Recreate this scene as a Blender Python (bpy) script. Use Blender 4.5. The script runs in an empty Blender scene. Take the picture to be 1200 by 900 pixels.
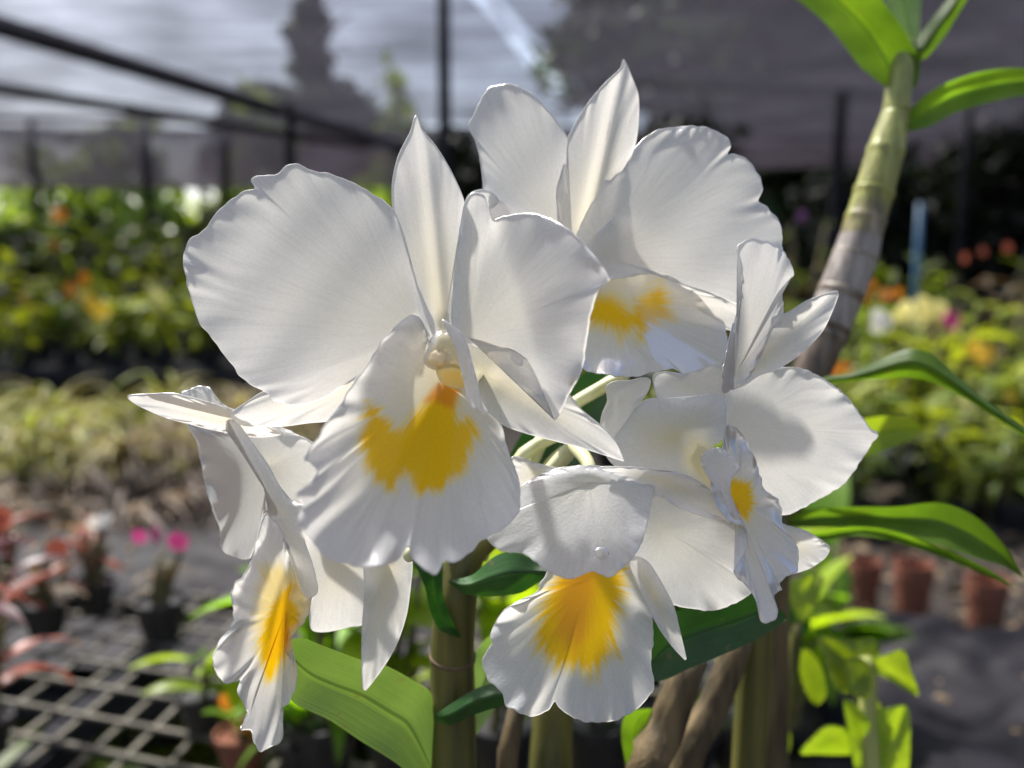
import bpy, math, random
import numpy as np
from mathutils import Vector, noise as mnoise

R = math.radians
sc = bpy.context.scene
COL = sc.collection
random.seed(7)

# ------------------------------------------------------------------ camera
FPX, W0, H0 = 942.0, 1200.0, 900.0          # focal length in photo pixels
PITCH = math.atan(120 / FPX)                # horizon at y = 330
CAMZ = 1.25
cd = bpy.data.cameras.new('camera')
cam = bpy.data.objects.new('camera', cd); COL.objects.link(cam)
cam.location = (0, 0, CAMZ)
cam.rotation_euler = (math.pi / 2 - PITCH, 0, 0)
cd.sensor_width = 36; cd.lens = 36 * FPX / W0
cd.clip_start = 0.01; cd.clip_end = 2000
cd.dof.use_dof = True
cd.dof.focus_distance = 0.222
cd.dof.aperture_fstop = cd.lens / 4.4
sc.camera = cam

# ------------------------------------------------------------------ light
SUN = Vector((-0.40, 0.42, 0.92)).normalized()   # towards the sun: high, behind the flowers, from the left
wd = bpy.data.worlds.new('World'); sc.world = wd; wd.use_nodes = True
wn = wd.node_tree.nodes; wl = wd.node_tree.links
sky = wn.new('ShaderNodeTexSky'); sky.sky_type = 'NISHITA'; sky.sun_disc = False
sky.sun_elevation = math.asin(SUN.z); sky.sun_rotation = math.atan2(SUN.x, SUN.y)
sky.air_density = 1.0; sky.dust_density = 4.0; sky.ozone_density = 1.0
bg = wn['Background']; bg.inputs['Strength'].default_value = 0.11
wl.new(sky.outputs[0], bg.inputs['Color'])
sd = bpy.data.lights.new('sun', 'SUN'); sd.energy = 5.0; sd.angle = R(3.0); sd.color = (1, .975, .93)
so = bpy.data.objects.new('sun', sd); COL.objects.link(so)
so.rotation_euler = SUN.to_track_quat('Z', 'Y').to_euler(); so.location = (0, 0, 8)
sc.view_settings.view_transform = 'Standard'; sc.view_settings.look = 'None'
sc.view_settings.gamma = 1; sc.view_settings.exposure = 1.6
sc.render.engine = 'CYCLES'
sc.cycles.max_bounces = 10; sc.cycles.diffuse_bounces = 5; sc.cycles.transmission_bounces = 6
sc.cycles.transparent_max_bounces = 16
sc.cycles.use_denoising = True
sc.cycles.sample_clamp_indirect = 6

# ------------------------------------------------------------------ pixel helpers
_c, _s = math.cos(PITCH), math.sin(PITCH)
def P(px, py, d):
    """world point on the ray of photo pixel (px,py) at depth d metres along the view axis"""
    x = (px - 600) / FPX * d; y = -(py - 450) / FPX * d
    return Vector((x, d * _c + y * _s, CAMZ - d * _s + y * _c))
def PA(px, py, d):
    x = (px - 600) / FPX * d; y = -(py - 450) / FPX * d
    return np.stack([x, d * _c + y * _s, CAMZ - d * _s + y * _c], -1)
def GZ(px, py, z):
    """where that ray meets the level z"""
    v = P(px, py, 1) - Vector((0, 0, CAMZ))
    return Vector((0, 0, CAMZ)) + v * ((z - CAMZ) / v.z)
def GY(px, py, Y):
    v = P(px, py, 1) - Vector((0, 0, CAMZ))
    return Vector((0, 0, CAMZ)) + v * (Y / v.y)

# ------------------------------------------------------------------ object helpers
ORG = {}
def tag(o, label=None, cat=None, group=None, kind=None):
    if label: o['label'] = label
    if cat: o['category'] = cat
    if group: o['group'] = group
    if kind: o['kind'] = kind
    return o
def empty(name, loc, parent=None):
    o = bpy.data.objects.new(name, None); COL.objects.link(o)
    o.empty_display_size = .02
    loc = Vector(loc)
    ORG[o.name] = loc
    if parent is not None:
        o.parent = parent; o.location = loc - ORG[parent.name]
    else: o.location = loc
    return o
def mk(name, verts, faces, mat, parent=None, smooth=True, uv=None, marks=None, origin=None):
    me = bpy.data.meshes.new(name)
    org = ORG[parent.name] if parent is not None else Vector(origin or (0, 0, 0))
    v = np.asarray(verts, dtype=float) - np.array(org)
    me.from_pydata(v.tolist(), [], [list(map(int, f)) for f in faces])
    if uv is not None:
        lay = me.uv_layers.new(name='UVMap')
        idx = np.zeros(len(me.loops), dtype=np.int32); me.loops.foreach_get('vertex_index', idx)
        lay.data.foreach_set('uv', np.asarray(uv, dtype=np.float32)[idx].ravel())
    if marks is not None:
        at = me.attributes.new('marks', 'FLOAT_COLOR', 'POINT')
        m4 = np.ones((len(v), 4), dtype=np.float32); m4[:, :3] = marks
        at.data.foreach_set('color', m4.ravel())
    if smooth: me.polygons.foreach_set('use_smooth', [True] * len(me.polygons))
    if mat is not None: me.materials.append(mat)
    me.update()
    o = bpy.data.objects.new(name, me); COL.objects.link(o)
    if parent is not None: o.parent = parent; ORG[o.name] = ORG[parent.name]
    else: o.location = org; ORG[o.name] = Vector(org)
    return o
def inst(name, me, parent, loc, rot, scale):
    o = bpy.data.objects.new(name, me); COL.objects.link(o); o.parent = parent
    o.location = loc; o.rotation_euler = rot
    o.scale = scale if hasattr(scale, '__len__') else (scale,) * 3
    return o

def crom(pts, n, closed):
    """Catmull-Rom through pts, resampled to n evenly spaced points"""
    p = np.asarray(pts, dtype=float)
    m = len(p)
    if closed: q = np.vstack([p[-1], p, p[0], p[1]]); seg = m
    else: q = np.vstack([2 * p[0] - p[1], p, 2 * p[-1] - p[-2]]); seg = m - 1
    out = []
    K = 24
    t = np.linspace(0, 1, K, endpoint=False)[:, None]
    for i in range(seg):
        a, b, c, d = q[i], q[i + 1], q[i + 2], q[i + 3]
        # centripetal-ish tension keeps tips sharp
        m1 = (c - a) * .42; m2 = (d - b) * .42
        L = np.linalg.norm((c - b)[:2]) + 1e-9
        for mm in (m1, m2):
            l = np.linalg.norm(mm[:2])
            if l > 1.1 * L: mm *= 1.1 * L / l
        out.append((2*t**3-3*t**2+1)*b + (t**3-2*t**2+t)*m1 + (-2*t**3+3*t**2)*c + (t**3-t**2)*m2)
    o = np.vstack(out)
    if closed: o = np.vstack([o, o[0]])
    else: o = np.vstack([o, p[-1]])
    L = np.r_[0, np.cumsum(np.linalg.norm(np.diff(o, axis=0), axis=1))]
    tt = np.linspace(0, L[-1], n + 1)[:-1] if closed else np.linspace(0, L[-1], n)
    return np.stack([np.interp(tt, L, o[:, k]) for k in range(o.shape[1])], -1)

# ------------------------------------------------------------------ materials
def nodemat(name):
    m = bpy.data.materials.new(name); m.use_nodes = True
    nt = m.node_tree; nt.nodes.clear()
    out = nt.nodes.new('ShaderNodeOutputMaterial')
    return m, nt, nt.nodes, nt.links, out
def N(nt, typ, **kw):
    n = nt.nodes.new(typ)
    for k, v in kw.items():
        if hasattr(n, k) and not isinstance(k, int): setattr(n, k, v)
    return n
def ramp(nt, fac, stops):
    r = nt.nodes.new('ShaderNodeValToRGB')
    while len(r.color_ramp.elements) > 1: r.color_ramp.elements.remove(r.color_ramp.elements[-1])
    for i, (p, c) in enumerate(stops):
        e = r.color_ramp.elements[0] if i == 0 else r.color_ramp.elements.new(p)
        e.position = p; e.color = (*c, 1) if len(c) == 3 else c
    nt.links.new(fac, r.inputs[0]); return r
def mix(nt, fac, a, b, typ='MIX'):
    m = nt.nodes.new('ShaderNodeMix'); m.data_type = 'RGBA'; m.blend_type = typ
    for sock, v in ((m.inputs[0], fac), (m.inputs[6], a), (m.inputs[7], b)):
        if isinstance(v, (int, float)): sock.default_value = v
        elif isinstance(v, tuple): sock.default_value = (*v, 1)
        else: nt.links.new(v, sock)
    return m.outputs[2]

def petal_material():
    m, nt, n, l, out = nodemat('white_petal')
    uv = n.new('ShaderNodeUVMap'); at = n.new('ShaderNodeAttribute'); at.attribute_name = 'marks'
    sep = n.new('ShaderNodeSeparateColor'); l.new(at.outputs['Color'], sep.inputs[0])
    mp = n.new('ShaderNodeMapping'); mp.inputs['Scale'].default_value = (55, 2.2, 1); l.new(uv.outputs[0], mp.inputs[0])
    vein = n.new('ShaderNodeTexNoise'); vein.inputs['Scale'].default_value = 1; vein.inputs['Detail'].default_value = 3
    l.new(mp.outputs[0], vein.inputs['Vector'])
    tc = n.new('ShaderNodeTexCoord')
    cell = n.new('ShaderNodeTexNoise'); cell.inputs['Scale'].default_value = 1400; l.new(tc.outputs['Object'], cell.inputs['Vector'])
    blot = n.new('ShaderNodeTexNoise'); blot.inputs['Scale'].default_value = 90; blot.inputs['Detail'].default_value = 3
    l.new(tc.outputs['Object'], blot.inputs['Vector'])
    white = mix(nt, ramp(nt, vein.outputs[0], [(.3, (0, 0, 0)), (.7, (1, 1, 1))]).outputs[0], (.80, .815, .845), (.86, .875, .90))
    white = mix(nt, blot.outputs[0], white, (.83, .83, .84))
    white = mix(nt, .9, white, ramp(nt, cell.outputs[0], [(.34, (.965, .965, .97)), (.66, (1.03, 1.03, 1.025))]).outputs[0], 'MULTIPLY')
    mpv = n.new('ShaderNodeMapping'); mpv.inputs['Scale'].default_value = (85, 1.5, 1); l.new(uv.outputs[0], mpv.inputs[0])
    v2 = n.new('ShaderNodeTexNoise'); v2.inputs['Scale'].default_value = 1; v2.inputs['Detail'].default_value = 1; v2.inputs['Distortion'].default_value = .4
    l.new(mpv.outputs[0], v2.inputs['Vector'])
    white = mix(nt, .8, white, ramp(nt, v2.outputs[0], [(.45, (1, 1, 1)), (.495, (.93, .935, .93)), (.505, (.93, .935, .93)), (.55, (1, 1, 1))]).outputs[0], 'MULTIPLY')
    c1 = mix(nt, sep.outputs[2], white, (.86, .775, .52))
    yel = mix(nt, cell.outputs[0], (1.0, .54, .0), (1.0, .69, .003))
    yel = mix(nt, ramp(nt, sep.outputs[0], [(.35, (0, 0, 0)), (.95, (1, 1, 1))]).outputs[0], (.97, .74, .06), yel)
    c2 = mix(nt, sep.outputs[0], c1, yel)
    c3 = mix(nt, sep.outputs[1], c2, (.85, .27, .03))
    b1 = n.new('ShaderNodeBump'); b1.inputs['Strength'].default_value = .14; b1.inputs['Distance'].default_value = .0003
    l.new(vein.outputs[0], b1.inputs['Height'])
    b2 = n.new('ShaderNodeBump'); b2.inputs['Strength'].default_value = .4; b2.inputs['Distance'].default_value = .0003
    l.new(cell.outputs[0], b2.inputs['Height']); l.new(b1.outputs[0], b2.inputs['Normal'])
    df = n.new('ShaderNodeBsdfDiffuse'); l.new(c3, df.inputs[0]); l.new(b2.outputs[0], df.inputs['Normal'])
    tr = n.new('ShaderNodeBsdfTranslucent'); l.new(b1.outputs[0], tr.inputs['Normal'])
    l.new(mix(nt, 1.0, c3, (1.0, .96, .88), 'MULTIPLY'), tr.inputs[0])
    mx = n.new('ShaderNodeMixShader'); mx.inputs[0].default_value = .57
    l.new(df.outputs[0], mx.inputs[1]); l.new(tr.outputs[0], mx.inputs[2])
    gl = n.new('ShaderNodeBsdfGlossy'); gl.inputs['Roughness'].default_value = .34; l.new(b2.outputs[0], gl.inputs['Normal'])
    fr = n.new('ShaderNodeFresnel'); fr.inputs[0].default_value = 1.33
    mf = n.new('ShaderNodeMath'); mf.operation = 'MULTIPLY'; mf.inputs[1].default_value = .8; l.new(fr.outputs[0], mf.inputs[0])
    m2 = n.new('ShaderNodeMixShader'); l.new(mf.outputs[0], m2.inputs[0])
    l.new(mx.outputs[0], m2.inputs[1]); l.new(gl.outputs[0], m2.inputs[2]); l.new(m2.outputs[0], out.inputs[0])
    return m

def leaf_material(name, c1, c2, trans=.4, rough=.35, glow=(1.5, 1.35, .45), scale=18, uvvein=False, midrib=False):
    m, nt, n, l, out = nodemat(name)
    tc = n.new('ShaderNodeTexCoord'); oi = n.new('ShaderNodeObjectInfo')
    no = n.new('ShaderNodeTexNoise'); no.inputs['Scale'].default_value = scale; no.inputs['Detail'].default_value = 4
    l.new(tc.outputs['Object'], no.inputs['Vector'])
    r = ramp(nt, no.outputs[0], [(.3, c1), (.7, c2)])
    col = r.outputs[0]
    hs = n.new('ShaderNodeHueSaturation'); l.new(col, hs.inputs['Color'])
    mr = n.new('ShaderNodeMapRange'); mr.inputs[3].default_value = .62; mr.inputs[4].default_value = 1.35
    l.new(oi.outputs['Random'], mr.inputs[0]); l.new(mr.outputs[0], hs.inputs['Value']); col = hs.outputs[0]
    nrm = None
    if uvvein:
        uv = n.new('ShaderNodeUVMap')
        mp = n.new('ShaderNodeMapping'); mp.inputs['Scale'].default_value = (46, 1.3, 1); l.new(uv.outputs[0], mp.inputs[0])
        ve = n.new('ShaderNodeTexNoise'); ve.inputs['Scale'].default_value = 1; ve.inputs['Detail'].default_value = 2; l.new(mp.outputs[0], ve.inputs['Vector'])
        col = mix(nt, .12, col, ramp(nt, ve.outputs[0], [(.35, (.35, .4, .3)), (.65, (1.3, 1.3, 1.2))]).outputs[0], 'MULTIPLY')
        if midrib:
            sx = n.new('ShaderNodeSeparateXYZ'); l.new(uv.outputs[0], sx.inputs[0])
            rb = ramp(nt, sx.outputs[0], [(.0, (1.25, 1.25, 1)), (.03, (1, 1, 1)), (.45, (1, 1, 1)), (.485, (.28, .34, .25)), (.505, (.5, .55, .4)), (.525, (1.5, 1.45, 1.1)), (.56, (1.1, 1.1, 1)), (.97, (1, 1, 1)), (1, (1.25, 1.25, 1))])
            col = mix(nt, .8, col, rb.outputs[0], 'MULTIPLY')
        sp = n.new('ShaderNodeTexNoise'); sp.inputs['Scale'].default_value = 260; sp.inputs['Detail'].default_value = 3; l.new(tc.outputs['Object'], sp.inputs['Vector'])
        col = mix(nt, ramp(nt, sp.outputs[0], [(.66, (0, 0, 0)), (.74, (.55, .55, .55))]).outputs[0], col, (.16, .12, .06))
        b = n.new('ShaderNodeBump'); b.inputs['Strength'].default_value = .35; b.inputs['Distance'].default_value = .0008
        l.new(ve.outputs[0], b.inputs['Height']); nrm = b.outputs[0]
    df = n.new('ShaderNodeBsdfPrincipled'); df.inputs['Roughness'].default_value = rough
    l.new(col, df.inputs['Base Color'])
    tr = n.new('ShaderNodeBsdfTranslucent'); l.new(mix(nt, 1.0, col, glow, 'MULTIPLY'), tr.inputs[0])
    if nrm: l.new(nrm, df.inputs['Normal']); l.new(nrm, tr.inputs['Normal'])
    mx = n.new('ShaderNodeMixShader'); mx.inputs[0].default_value = trans
    l.new(df.outputs[0], mx.inputs[1]); l.new(tr.outputs[0], mx.inputs[2]); l.new(mx.outputs[0], out.inputs[0])
    return m

def solid(name, c1, c2, scale=30, rough=.7, bump=.3, dist=.002, stretch=(1, 1, 1), metal=0, detail=4, spec=.4):
    m, nt, n, l, out = nodemat(name)
    tc = n.new('ShaderNodeTexCoord'); mp = n.new('ShaderNodeMapping'); mp.inputs['Scale'].default_value = stretch
    l.new(tc.outputs['Object'], mp.inputs[0])
    no = n.new('ShaderNodeTexNoise'); no.inputs['Scale'].default_value = scale; no.inputs['Detail'].default_value = detail
    l.new(mp.outputs[0], no.inputs['Vector'])
    r = ramp(nt, no.outputs[0], [(.32, c1), (.68, c2)])
    pb = n.new('ShaderNodeBsdfPrincipled'); pb.inputs['Roughness'].default_value = rough; pb.inputs['Metallic'].default_value = metal
    pb.inputs['Specular IOR Level'].default_value = spec
    b = n.new('ShaderNodeBump'); b.inputs['Strength'].default_value = bump; b.inputs['Distance'].default_value = dist
    l.new(no.outputs[0], b.inputs['Height']); l.new(b.outputs[0], pb.inputs['Normal'])
    l.new(r.outputs[0], pb.inputs['Base Color']); l.new(pb.outputs[0], out.inputs[0])
    return m

def net_material(name, open_lo, open_hi, col, ang, fine=60):
    """woven shade cloth: dark threads, see-through between them, streaked along the weave"""
    m, nt, n, l, out = nodemat(name)
    tc = n.new('ShaderNodeTexCoord')
    mp = n.new('ShaderNodeMapping'); mp.inputs['Rotation'].default_value = (0, 0, ang); mp.inputs['Scale'].default_value = (1.2, 26, 1)
    l.new(tc.outputs['Object'], mp.inputs[0])
    no = n.new('ShaderNodeTexNoise'); no.inputs['Scale'].default_value = 1; no.inputs['Detail'].default_value = 5
    l.new(mp.outputs[0], no.inputs['Vector'])
    mp2 = n.new('ShaderNodeMapping'); mp2.inputs['Rotation'].default_value = (0, 0, ang); mp2.inputs['Scale'].default_value = (.35, 2.2, 1)
    l.new(tc.outputs['Object'], mp2.inputs[0])
    n2 = n.new('ShaderNodeTexNoise'); n2.inputs['Scale'].default_value = 1; n2.inputs['Detail'].default_value = 3; l.new(mp2.outputs[0], n2.inputs['Vector'])
    ad = n.new('ShaderNodeMath'); ad.operation = 'ADD'; l.new(no.outputs[0], ad.inputs[0]); l.new(n2.outputs[0], ad.inputs[1])
    n3 = n.new('ShaderNodeTexNoise'); n3.inputs['Scale'].default_value = 1.6; n3.inputs['Detail'].default_value = 4; l.new(tc.outputs['Object'], n3.inputs['Vector'])
    ad2 = n.new('ShaderNodeMath'); ad2.operation = 'ADD'; l.new(ad.outputs[0], ad2.inputs[0]); l.new(n3.outputs[0], ad2.inputs[1]); ad = ad2
    mr = n.new('ShaderNodeMapRange'); mr.inputs[1].default_value = 1.15; mr.inputs[2].default_value = 1.85
    mr.inputs[3].default_value = open_lo; mr.inputs[4].default_value = open_hi; l.new(ad.outputs[0], mr.inputs[0])
    df = n.new('ShaderNodeBsdfDiffuse'); df.inputs[0].default_value = (*col, 1)
    tl = n.new('ShaderNodeBsdfTranslucent'); tl.inputs[0].default_value = (*[min(1, c * 1.6) for c in col], 1)
    m1 = n.new('ShaderNodeMixShader'); m1.inputs[0].default_value = .5; l.new(df.outputs[0], m1.inputs[1]); l.new(tl.outputs[0], m1.inputs[2])
    tp = n.new('ShaderNodeBsdfTransparent')
    mx = n.new('ShaderNodeMixShader'); l.new(mr.outputs[0], mx.inputs[0]); l.new(m1.outputs[0], mx.inputs[1]); l.new(tp.outputs[0], mx.inputs[2])
    l.new(mx.outputs[0], out.inputs[0])
    return m

M = {}
M['petal'] = petal_material()
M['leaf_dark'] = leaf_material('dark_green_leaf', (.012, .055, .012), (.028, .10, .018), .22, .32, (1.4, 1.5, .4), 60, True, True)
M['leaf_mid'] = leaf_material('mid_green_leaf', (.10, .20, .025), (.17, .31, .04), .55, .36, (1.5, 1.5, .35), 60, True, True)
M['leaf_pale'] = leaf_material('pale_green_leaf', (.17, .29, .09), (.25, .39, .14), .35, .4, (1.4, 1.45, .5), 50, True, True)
M['leaf_lime'] = leaf_material('lime_green_leaf', (.20, .30, .025), (.30, .40, .045), .5, .38, (1.4, 1.4, .3), 40, True, True)
M['young_leaf'] = leaf_material('young_leaf', (.20, .30, .025), (.32, .42, .05), .5, .38, (1.4, 1.4, .3), 60, True)
M['bg_green'] = leaf_material('bench_leaf_green', (.09, .15, .025), (.19, .26, .045), .45, .5, (1.6, 1.5, .4), 9)
M['bg_lime'] = leaf_material('bench_leaf_lime', (.20, .27, .03), (.36, .40, .06), .5, .5, (1.4, 1.35, .35), 9)
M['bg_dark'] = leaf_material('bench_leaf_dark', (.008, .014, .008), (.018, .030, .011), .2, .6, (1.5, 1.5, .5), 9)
M['bg_dry'] = leaf_material('dry_leaf', (.13, .085, .045), (.25, .18, .10), .25, .6, (1.3, 1.1, .7), 9)
M['bg_straw'] = leaf_material('straw_leaf', (.36, .31, .10), (.52, .47, .18), .4, .5, (1.2, 1.2, .6), 9)
M['bg_red'] = leaf_material('red_leaf', (.16, .04, .03), (.34, .10, .06), .35, .4, (1.5, .9, .6), 9)
M['bg_maroon'] = leaf_material('maroon_leaf', (.06, .012, .022), (.14, .03, .045), .3, .4, (1.5, .8, .8), 9)
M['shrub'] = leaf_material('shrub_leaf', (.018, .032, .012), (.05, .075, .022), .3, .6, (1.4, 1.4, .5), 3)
M['tree_leaf'] = leaf_material('tree_leaf', (.03, .06, .02), (.06, .10, .03), .3, .5, (1.4, 1.4, .5), .6)
def flower_mat(name, c): return leaf_material(name, tuple(.85 * x for x in c), c, .45, .5, (1.1, 1.1, 1.0), 30)
M['fl_yellow'] = flower_mat('yellow_blossom', (.85, .58, .06))
M['fl_cream'] = flower_mat('cream_blossom', (.85, .78, .35))
M['fl_white'] = flower_mat('white_blossom', (.85, .82, .80))
M['fl_pink'] = flower_mat('magenta_blossom', (.55, .06, .25))
M['fl_purple'] = flower_mat('purple_blossom', (.30, .11, .33))
M['fl_orange'] = flower_mat('orange_blossom', (.85, .30, .03))
M['fl_red'] = flower_mat('coral_blossom', (.50, .13, .08))
M['column'] = leaf_material('column_wax', (.78, .74, .56), (.84, .80, .64), .45, .4, (1.1, 1.05, .8), 200)
M['anther'] = leaf_material('anther_cap', (.80, .73, .52), (.86, .80, .60), .45, .5, (1.1, 1.0, .8), 200)
M['throat'] = leaf_material('throat_green', (.60, .52, .05), (.70, .62, .14), .5, .5, (1.2, 1.15, .7), 200)
M['pedicel'] = solid('pedicel', (.55, .56, .30), (.68, .69, .44), 200, .4, .2, .0005, (1, 1, .15))
M['cane_green'] = solid('olive_cane', (.045, .05, .012), (.15, .14, .035), 160, .45, .5, .001, (1, 1, .06))
M['cane_brown'] = solid('brown_cane', (.035, .026, .012), (.16, .115, .055), 150, .7, .9, .002, (1, 1, .14))
M['cane_grey'] = solid('papery_grey_cane', (.085, .07, .06), (.36, .32, .29), 70, .5, .7, .002, (1, 1, .10))
M['sheath'] = solid('papery_sheath', (.12, .10, .085), (.46, .42, .38), 120, .35, .8, .002, (1, 1, .12))
M['cane_lime'] = solid('yellow_green_cane', (.26, .29, .07), (.46, .47, .17), 80, .45, .5, .001, (1, 1, .08))
M['cane_bg'] = solid('bench_cane', (.08, .07, .03), (.22, .19, .09), 40, .6, .5, .002, (1, 1, .2))
M['node'] = solid('cane_node', (.07, .05, .03), (.18, .13, .08), 120, .7, .5, .001)
M['terra'] = solid('terracotta', (.13, .045, .025), (.26, .10, .06), 30, .85, .4, .002)
M['blackpot'] = solid('black_plastic', (.012, .012, .014), (.03, .03, .033), 20, .45, .2, .002)
M['bench'] = solid('weathered_lattice', (.07, .065, .05), (.17, .155, .12), 45, .75, .5, .002)
M['steel'] = solid('painted_steel', (.012, .012, .015), (.03, .03, .036), 20, .85, .3, .002, spec=.15)
M['beam'] = solid('grey_beam', (.03, .028, .03), (.07, .064, .07), 12, .7, .4, .004)
M['mat'] = solid('weed_mat', (.005, .0047, .006), (.026, .024, .029), 9, .6, .8, .006, spec=.2)
M['soil'] = solid('dark_soil', (.018, .014, .010), (.12, .09, .065), 22, .95, 1, .02)
M['gravel'] = solid('grit', (.005, .004, .003), (.040, .030, .023), 60, .9, 1, .012)
M['stone'] = solid('stone', (.02, .017, .015), (.09, .078, .07), 40, .85, .6, .004)
M['bark'] = solid('bark', (.05, .035, .022), (.13, .09, .06), 12, .9, .8, .02, (1, 1, .25))
M['root'] = solid('dry_root', (.16, .12, .09), (.42, .35, .29), 30, .9, .4, .003)
M['bluepipe'] = solid('blue_pipe', (.05, .13, .22), (.09, .19, .30), 10, .4, .1, .001)
M['water'] = None
M['roofnet'] = net_material('roof_shade_net', .22, .72, (.030, .028, .036), R(66))
M['curtain'] = net_material('rear_curtain', .02, .12, (.030, .026, .034), 0)
M['wallnet'] = net_material('wall_shade_net', .08, .24, (.030, .027, .036), 0)

# ------------------------------------------------------------------ shape builders
RNG = np.random.default_rng(11)
def poly_sd(pts, poly):
    """signed distance in pixels to a polygon, negative inside"""
    q = np.asarray(poly, float); n = len(q)
    d = np.full(len(pts), 1e9); ins = np.zeros(len(pts), bool)
    for i in range(n):
        a = q[i]; b = q[(i + 1) % n]; e = b - a
        w = pts - a
        t = np.clip((w @ e) / (e @ e + 1e-9), 0, 1)
        d = np.minimum(d, np.linalg.norm(w - t[:, None] * e, axis=1))
        c = ((a[1] > pts[:, 1]) != (b[1] > pts[:, 1])) & (pts[:, 0] < (b[0] - a[0]) * (pts[:, 1] - a[1]) / (b[1] - a[1] + 1e-12) + a[0])
        ins ^= c
    return np.where(ins, -d, d)
def sines(t, freqs, rng):
    o = np.zeros_like(t)
    for f in freqs: o += np.sin(2 * np.pi * (f * t + rng.random())) / len(freqs) ** .5
    return o
def sstep(a, b, x):
    t = np.clip((x - a) / (b - a), 0, 1); return t * t * (3 - 2 * t)

def fan(name, parent, D, base, outline, dep=(0, 0, 0, 0, 0), z0=0, nt=150, ns=26, ruf=.5, rf=(7, 13, 19), rp=4,
        und=.5, crink=.0, seed=0, keel=0, kdir=None, kw=14, marks=None, mat=None, fold=None, z1=0, bow=0, warm=None):
    """A petal that spreads from its base to a traced rim. dep: tilt and curvature in mm per 100 px;
    ruf: rim ruffle in mm; keel: mid-vein groove in mm; fold: (x0,y0,x1,y1,mm) a crease line"""
    rng = np.random.default_rng(seed + 100)
    if warm is None: warm = {'sepal': .75, 'lip': .85, 'lip_tube': 1.0, 'side_lobe': .3}.get(name, .34)  # cream of the base, raised to paint in warm light through overlapping layers
    O = crom(outline, nt, True)
    t = np.arange(nt) / nt
    if crink:   # fine uneven rim
        c = O - np.array(base); c /= np.linalg.norm(c, axis=1)[:, None] + 1e-9
        O = O + c * (crink * sines(t, (23, 37, 51), rng))[:, None]
    s = np.linspace(0, 1, ns + 1)[1:] ** .85
    B = np.array(base, float)
    S, T = np.meshgrid(s, t, indexing='ij')
    X = B[0] + S * (O[:, 0] - B[0])[None]; Y = B[1] + S * (O[:, 1] - B[1])[None]
    X = np.r_[B[0], X.ravel()]; Y = np.r_[B[1], Y.ravel()]
    S = np.r_[0, S.ravel()]; T = np.r_[0, T.ravel()]
    U = (X - B[0]) / 100; V = (Y - B[1]) / 100
    gx, gy, kxx, kxy, kyy = dep
    z = z0 + gx * U + gy * V + kxx * U * U + kxy * U * V + kyy * V * V + z1 * S ** 3 + bow * S * (1 - S) * 4
    env = .35 + .65 * np.clip(.5 + .6 * sines(T, (2, 3, 5), rng), 0, 1.3)
    Tw = T + .012 * np.sin(9 * S + 5 * T * 6.283) + .02 * (1 - S)
    z += ruf * env * S ** (rp + 3) * sines(Tw, rf, rng)
    # slow undulation over the blade
    ph = rng.random(4) * 6.28
    z += und * S * (np.sin(3.1 * U + 1.7 * V + ph[0]) + np.sin(2.3 * V - 2.9 * U + ph[1]) + .6 * np.sin(6 * U + 5 * V + ph[2])) * .5
    # radial pleats along the veins
    z += .02 * env * S ** 3 * sines(Tw, (31, 43, 59), rng)
    if keel:
        k = np.array(kdir, float) - B; L = np.linalg.norm(k); k /= L
        along = (X - B[0]) * k[0] + (Y - B[1]) * k[1]; perp = -(X - B[0]) * k[1] + (Y - B[1]) * k[0]
        z += keel * np.exp(-(perp / kw) ** 2) * sstep(-5, 20, along)
    for x0, y0, x1, y1, mm, wd in (fold if isinstance(fold, list) else [fold] if fold else []):
        e = np.array((x1 - x0, y1 - y0)); e = e / np.linalg.norm(e)
        side = -(X - x0) * e[1] + (Y - y0) * e[0]
        z += mm * (np.sqrt(np.maximum(side, 0) ** 2 + wd * wd) - wd) / 100
    # the rim has thickness: it rolls over backwards
    last = slice(1 + (ns - 1) * nt, 1 + ns * nt)
    oc = O - np.roll(O, 2, 0) + np.roll(O, -2, 0) - O
    nrm = np.stack([oc[:, 1], -oc[:, 0]], 1); nrm /= np.linalg.norm(nrm, axis=1)[:, None] + 1e-9
    if np.mean(((O - B) * nrm).sum(1)) < 0: nrm = -nrm
    xl, yl, zl, tl_ = X[last].copy(), Y[last].copy(), z[last].copy(), T[last].copy()
    for a_ in (50, 95, 140, 180):
        o_, b_ = math.sin(R(a_)) * .9, (1 - math.cos(R(a_))) * .17
        X = np.r_[X, xl + nrm[:, 0] * o_]; Y = np.r_[Y, yl + nrm[:, 1] * o_]; z = np.r_[z, zl + b_]
        S = np.r_[S, np.ones(nt)]; T = np.r_[T, tl_]
    ns = ns + 4
    d = D + z * .001
    v = PA(X, Y, d)
    f = []
    for j in range(nt):
        f.append((0, 1 + j, 1 + (j + 1) % nt))
    for i in range(ns - 1):
        a = 1 + i * nt; b = a + nt
        for j in range(nt):
            k = (j + 1) % nt
            f.append((a + j, b + j, b + k, a + k))
    mk_ = np.zeros((len(X), 3)); mk_[:, 2] = warm * (1 - S) ** 1.5
    if marks:
        pts = np.stack([X, Y], 1)
        ang = np.arctan2(Y - B[1], X - B[0]) / (2 * np.pi)
        rad = np.hypot(X - B[0], Y - B[1])
        for ch, poly, lo, hi, feather, amt in marks:
            sdv = poly_sd(pts, poly)
            fe = sines(ang, (17, 29, 43, 67), rng) * feather + sines(ang + rad * .0009, (83, 109), rng) * feather * .35
            mk_[:, ch] = np.maximum(mk_[:, ch], amt * (1 - sstep(lo, hi, sdv + fe)))
    return mk(name, v, f, mat or M['petal'], parent, uv=np.stack([T, S], 1), marks=mk_)

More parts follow.
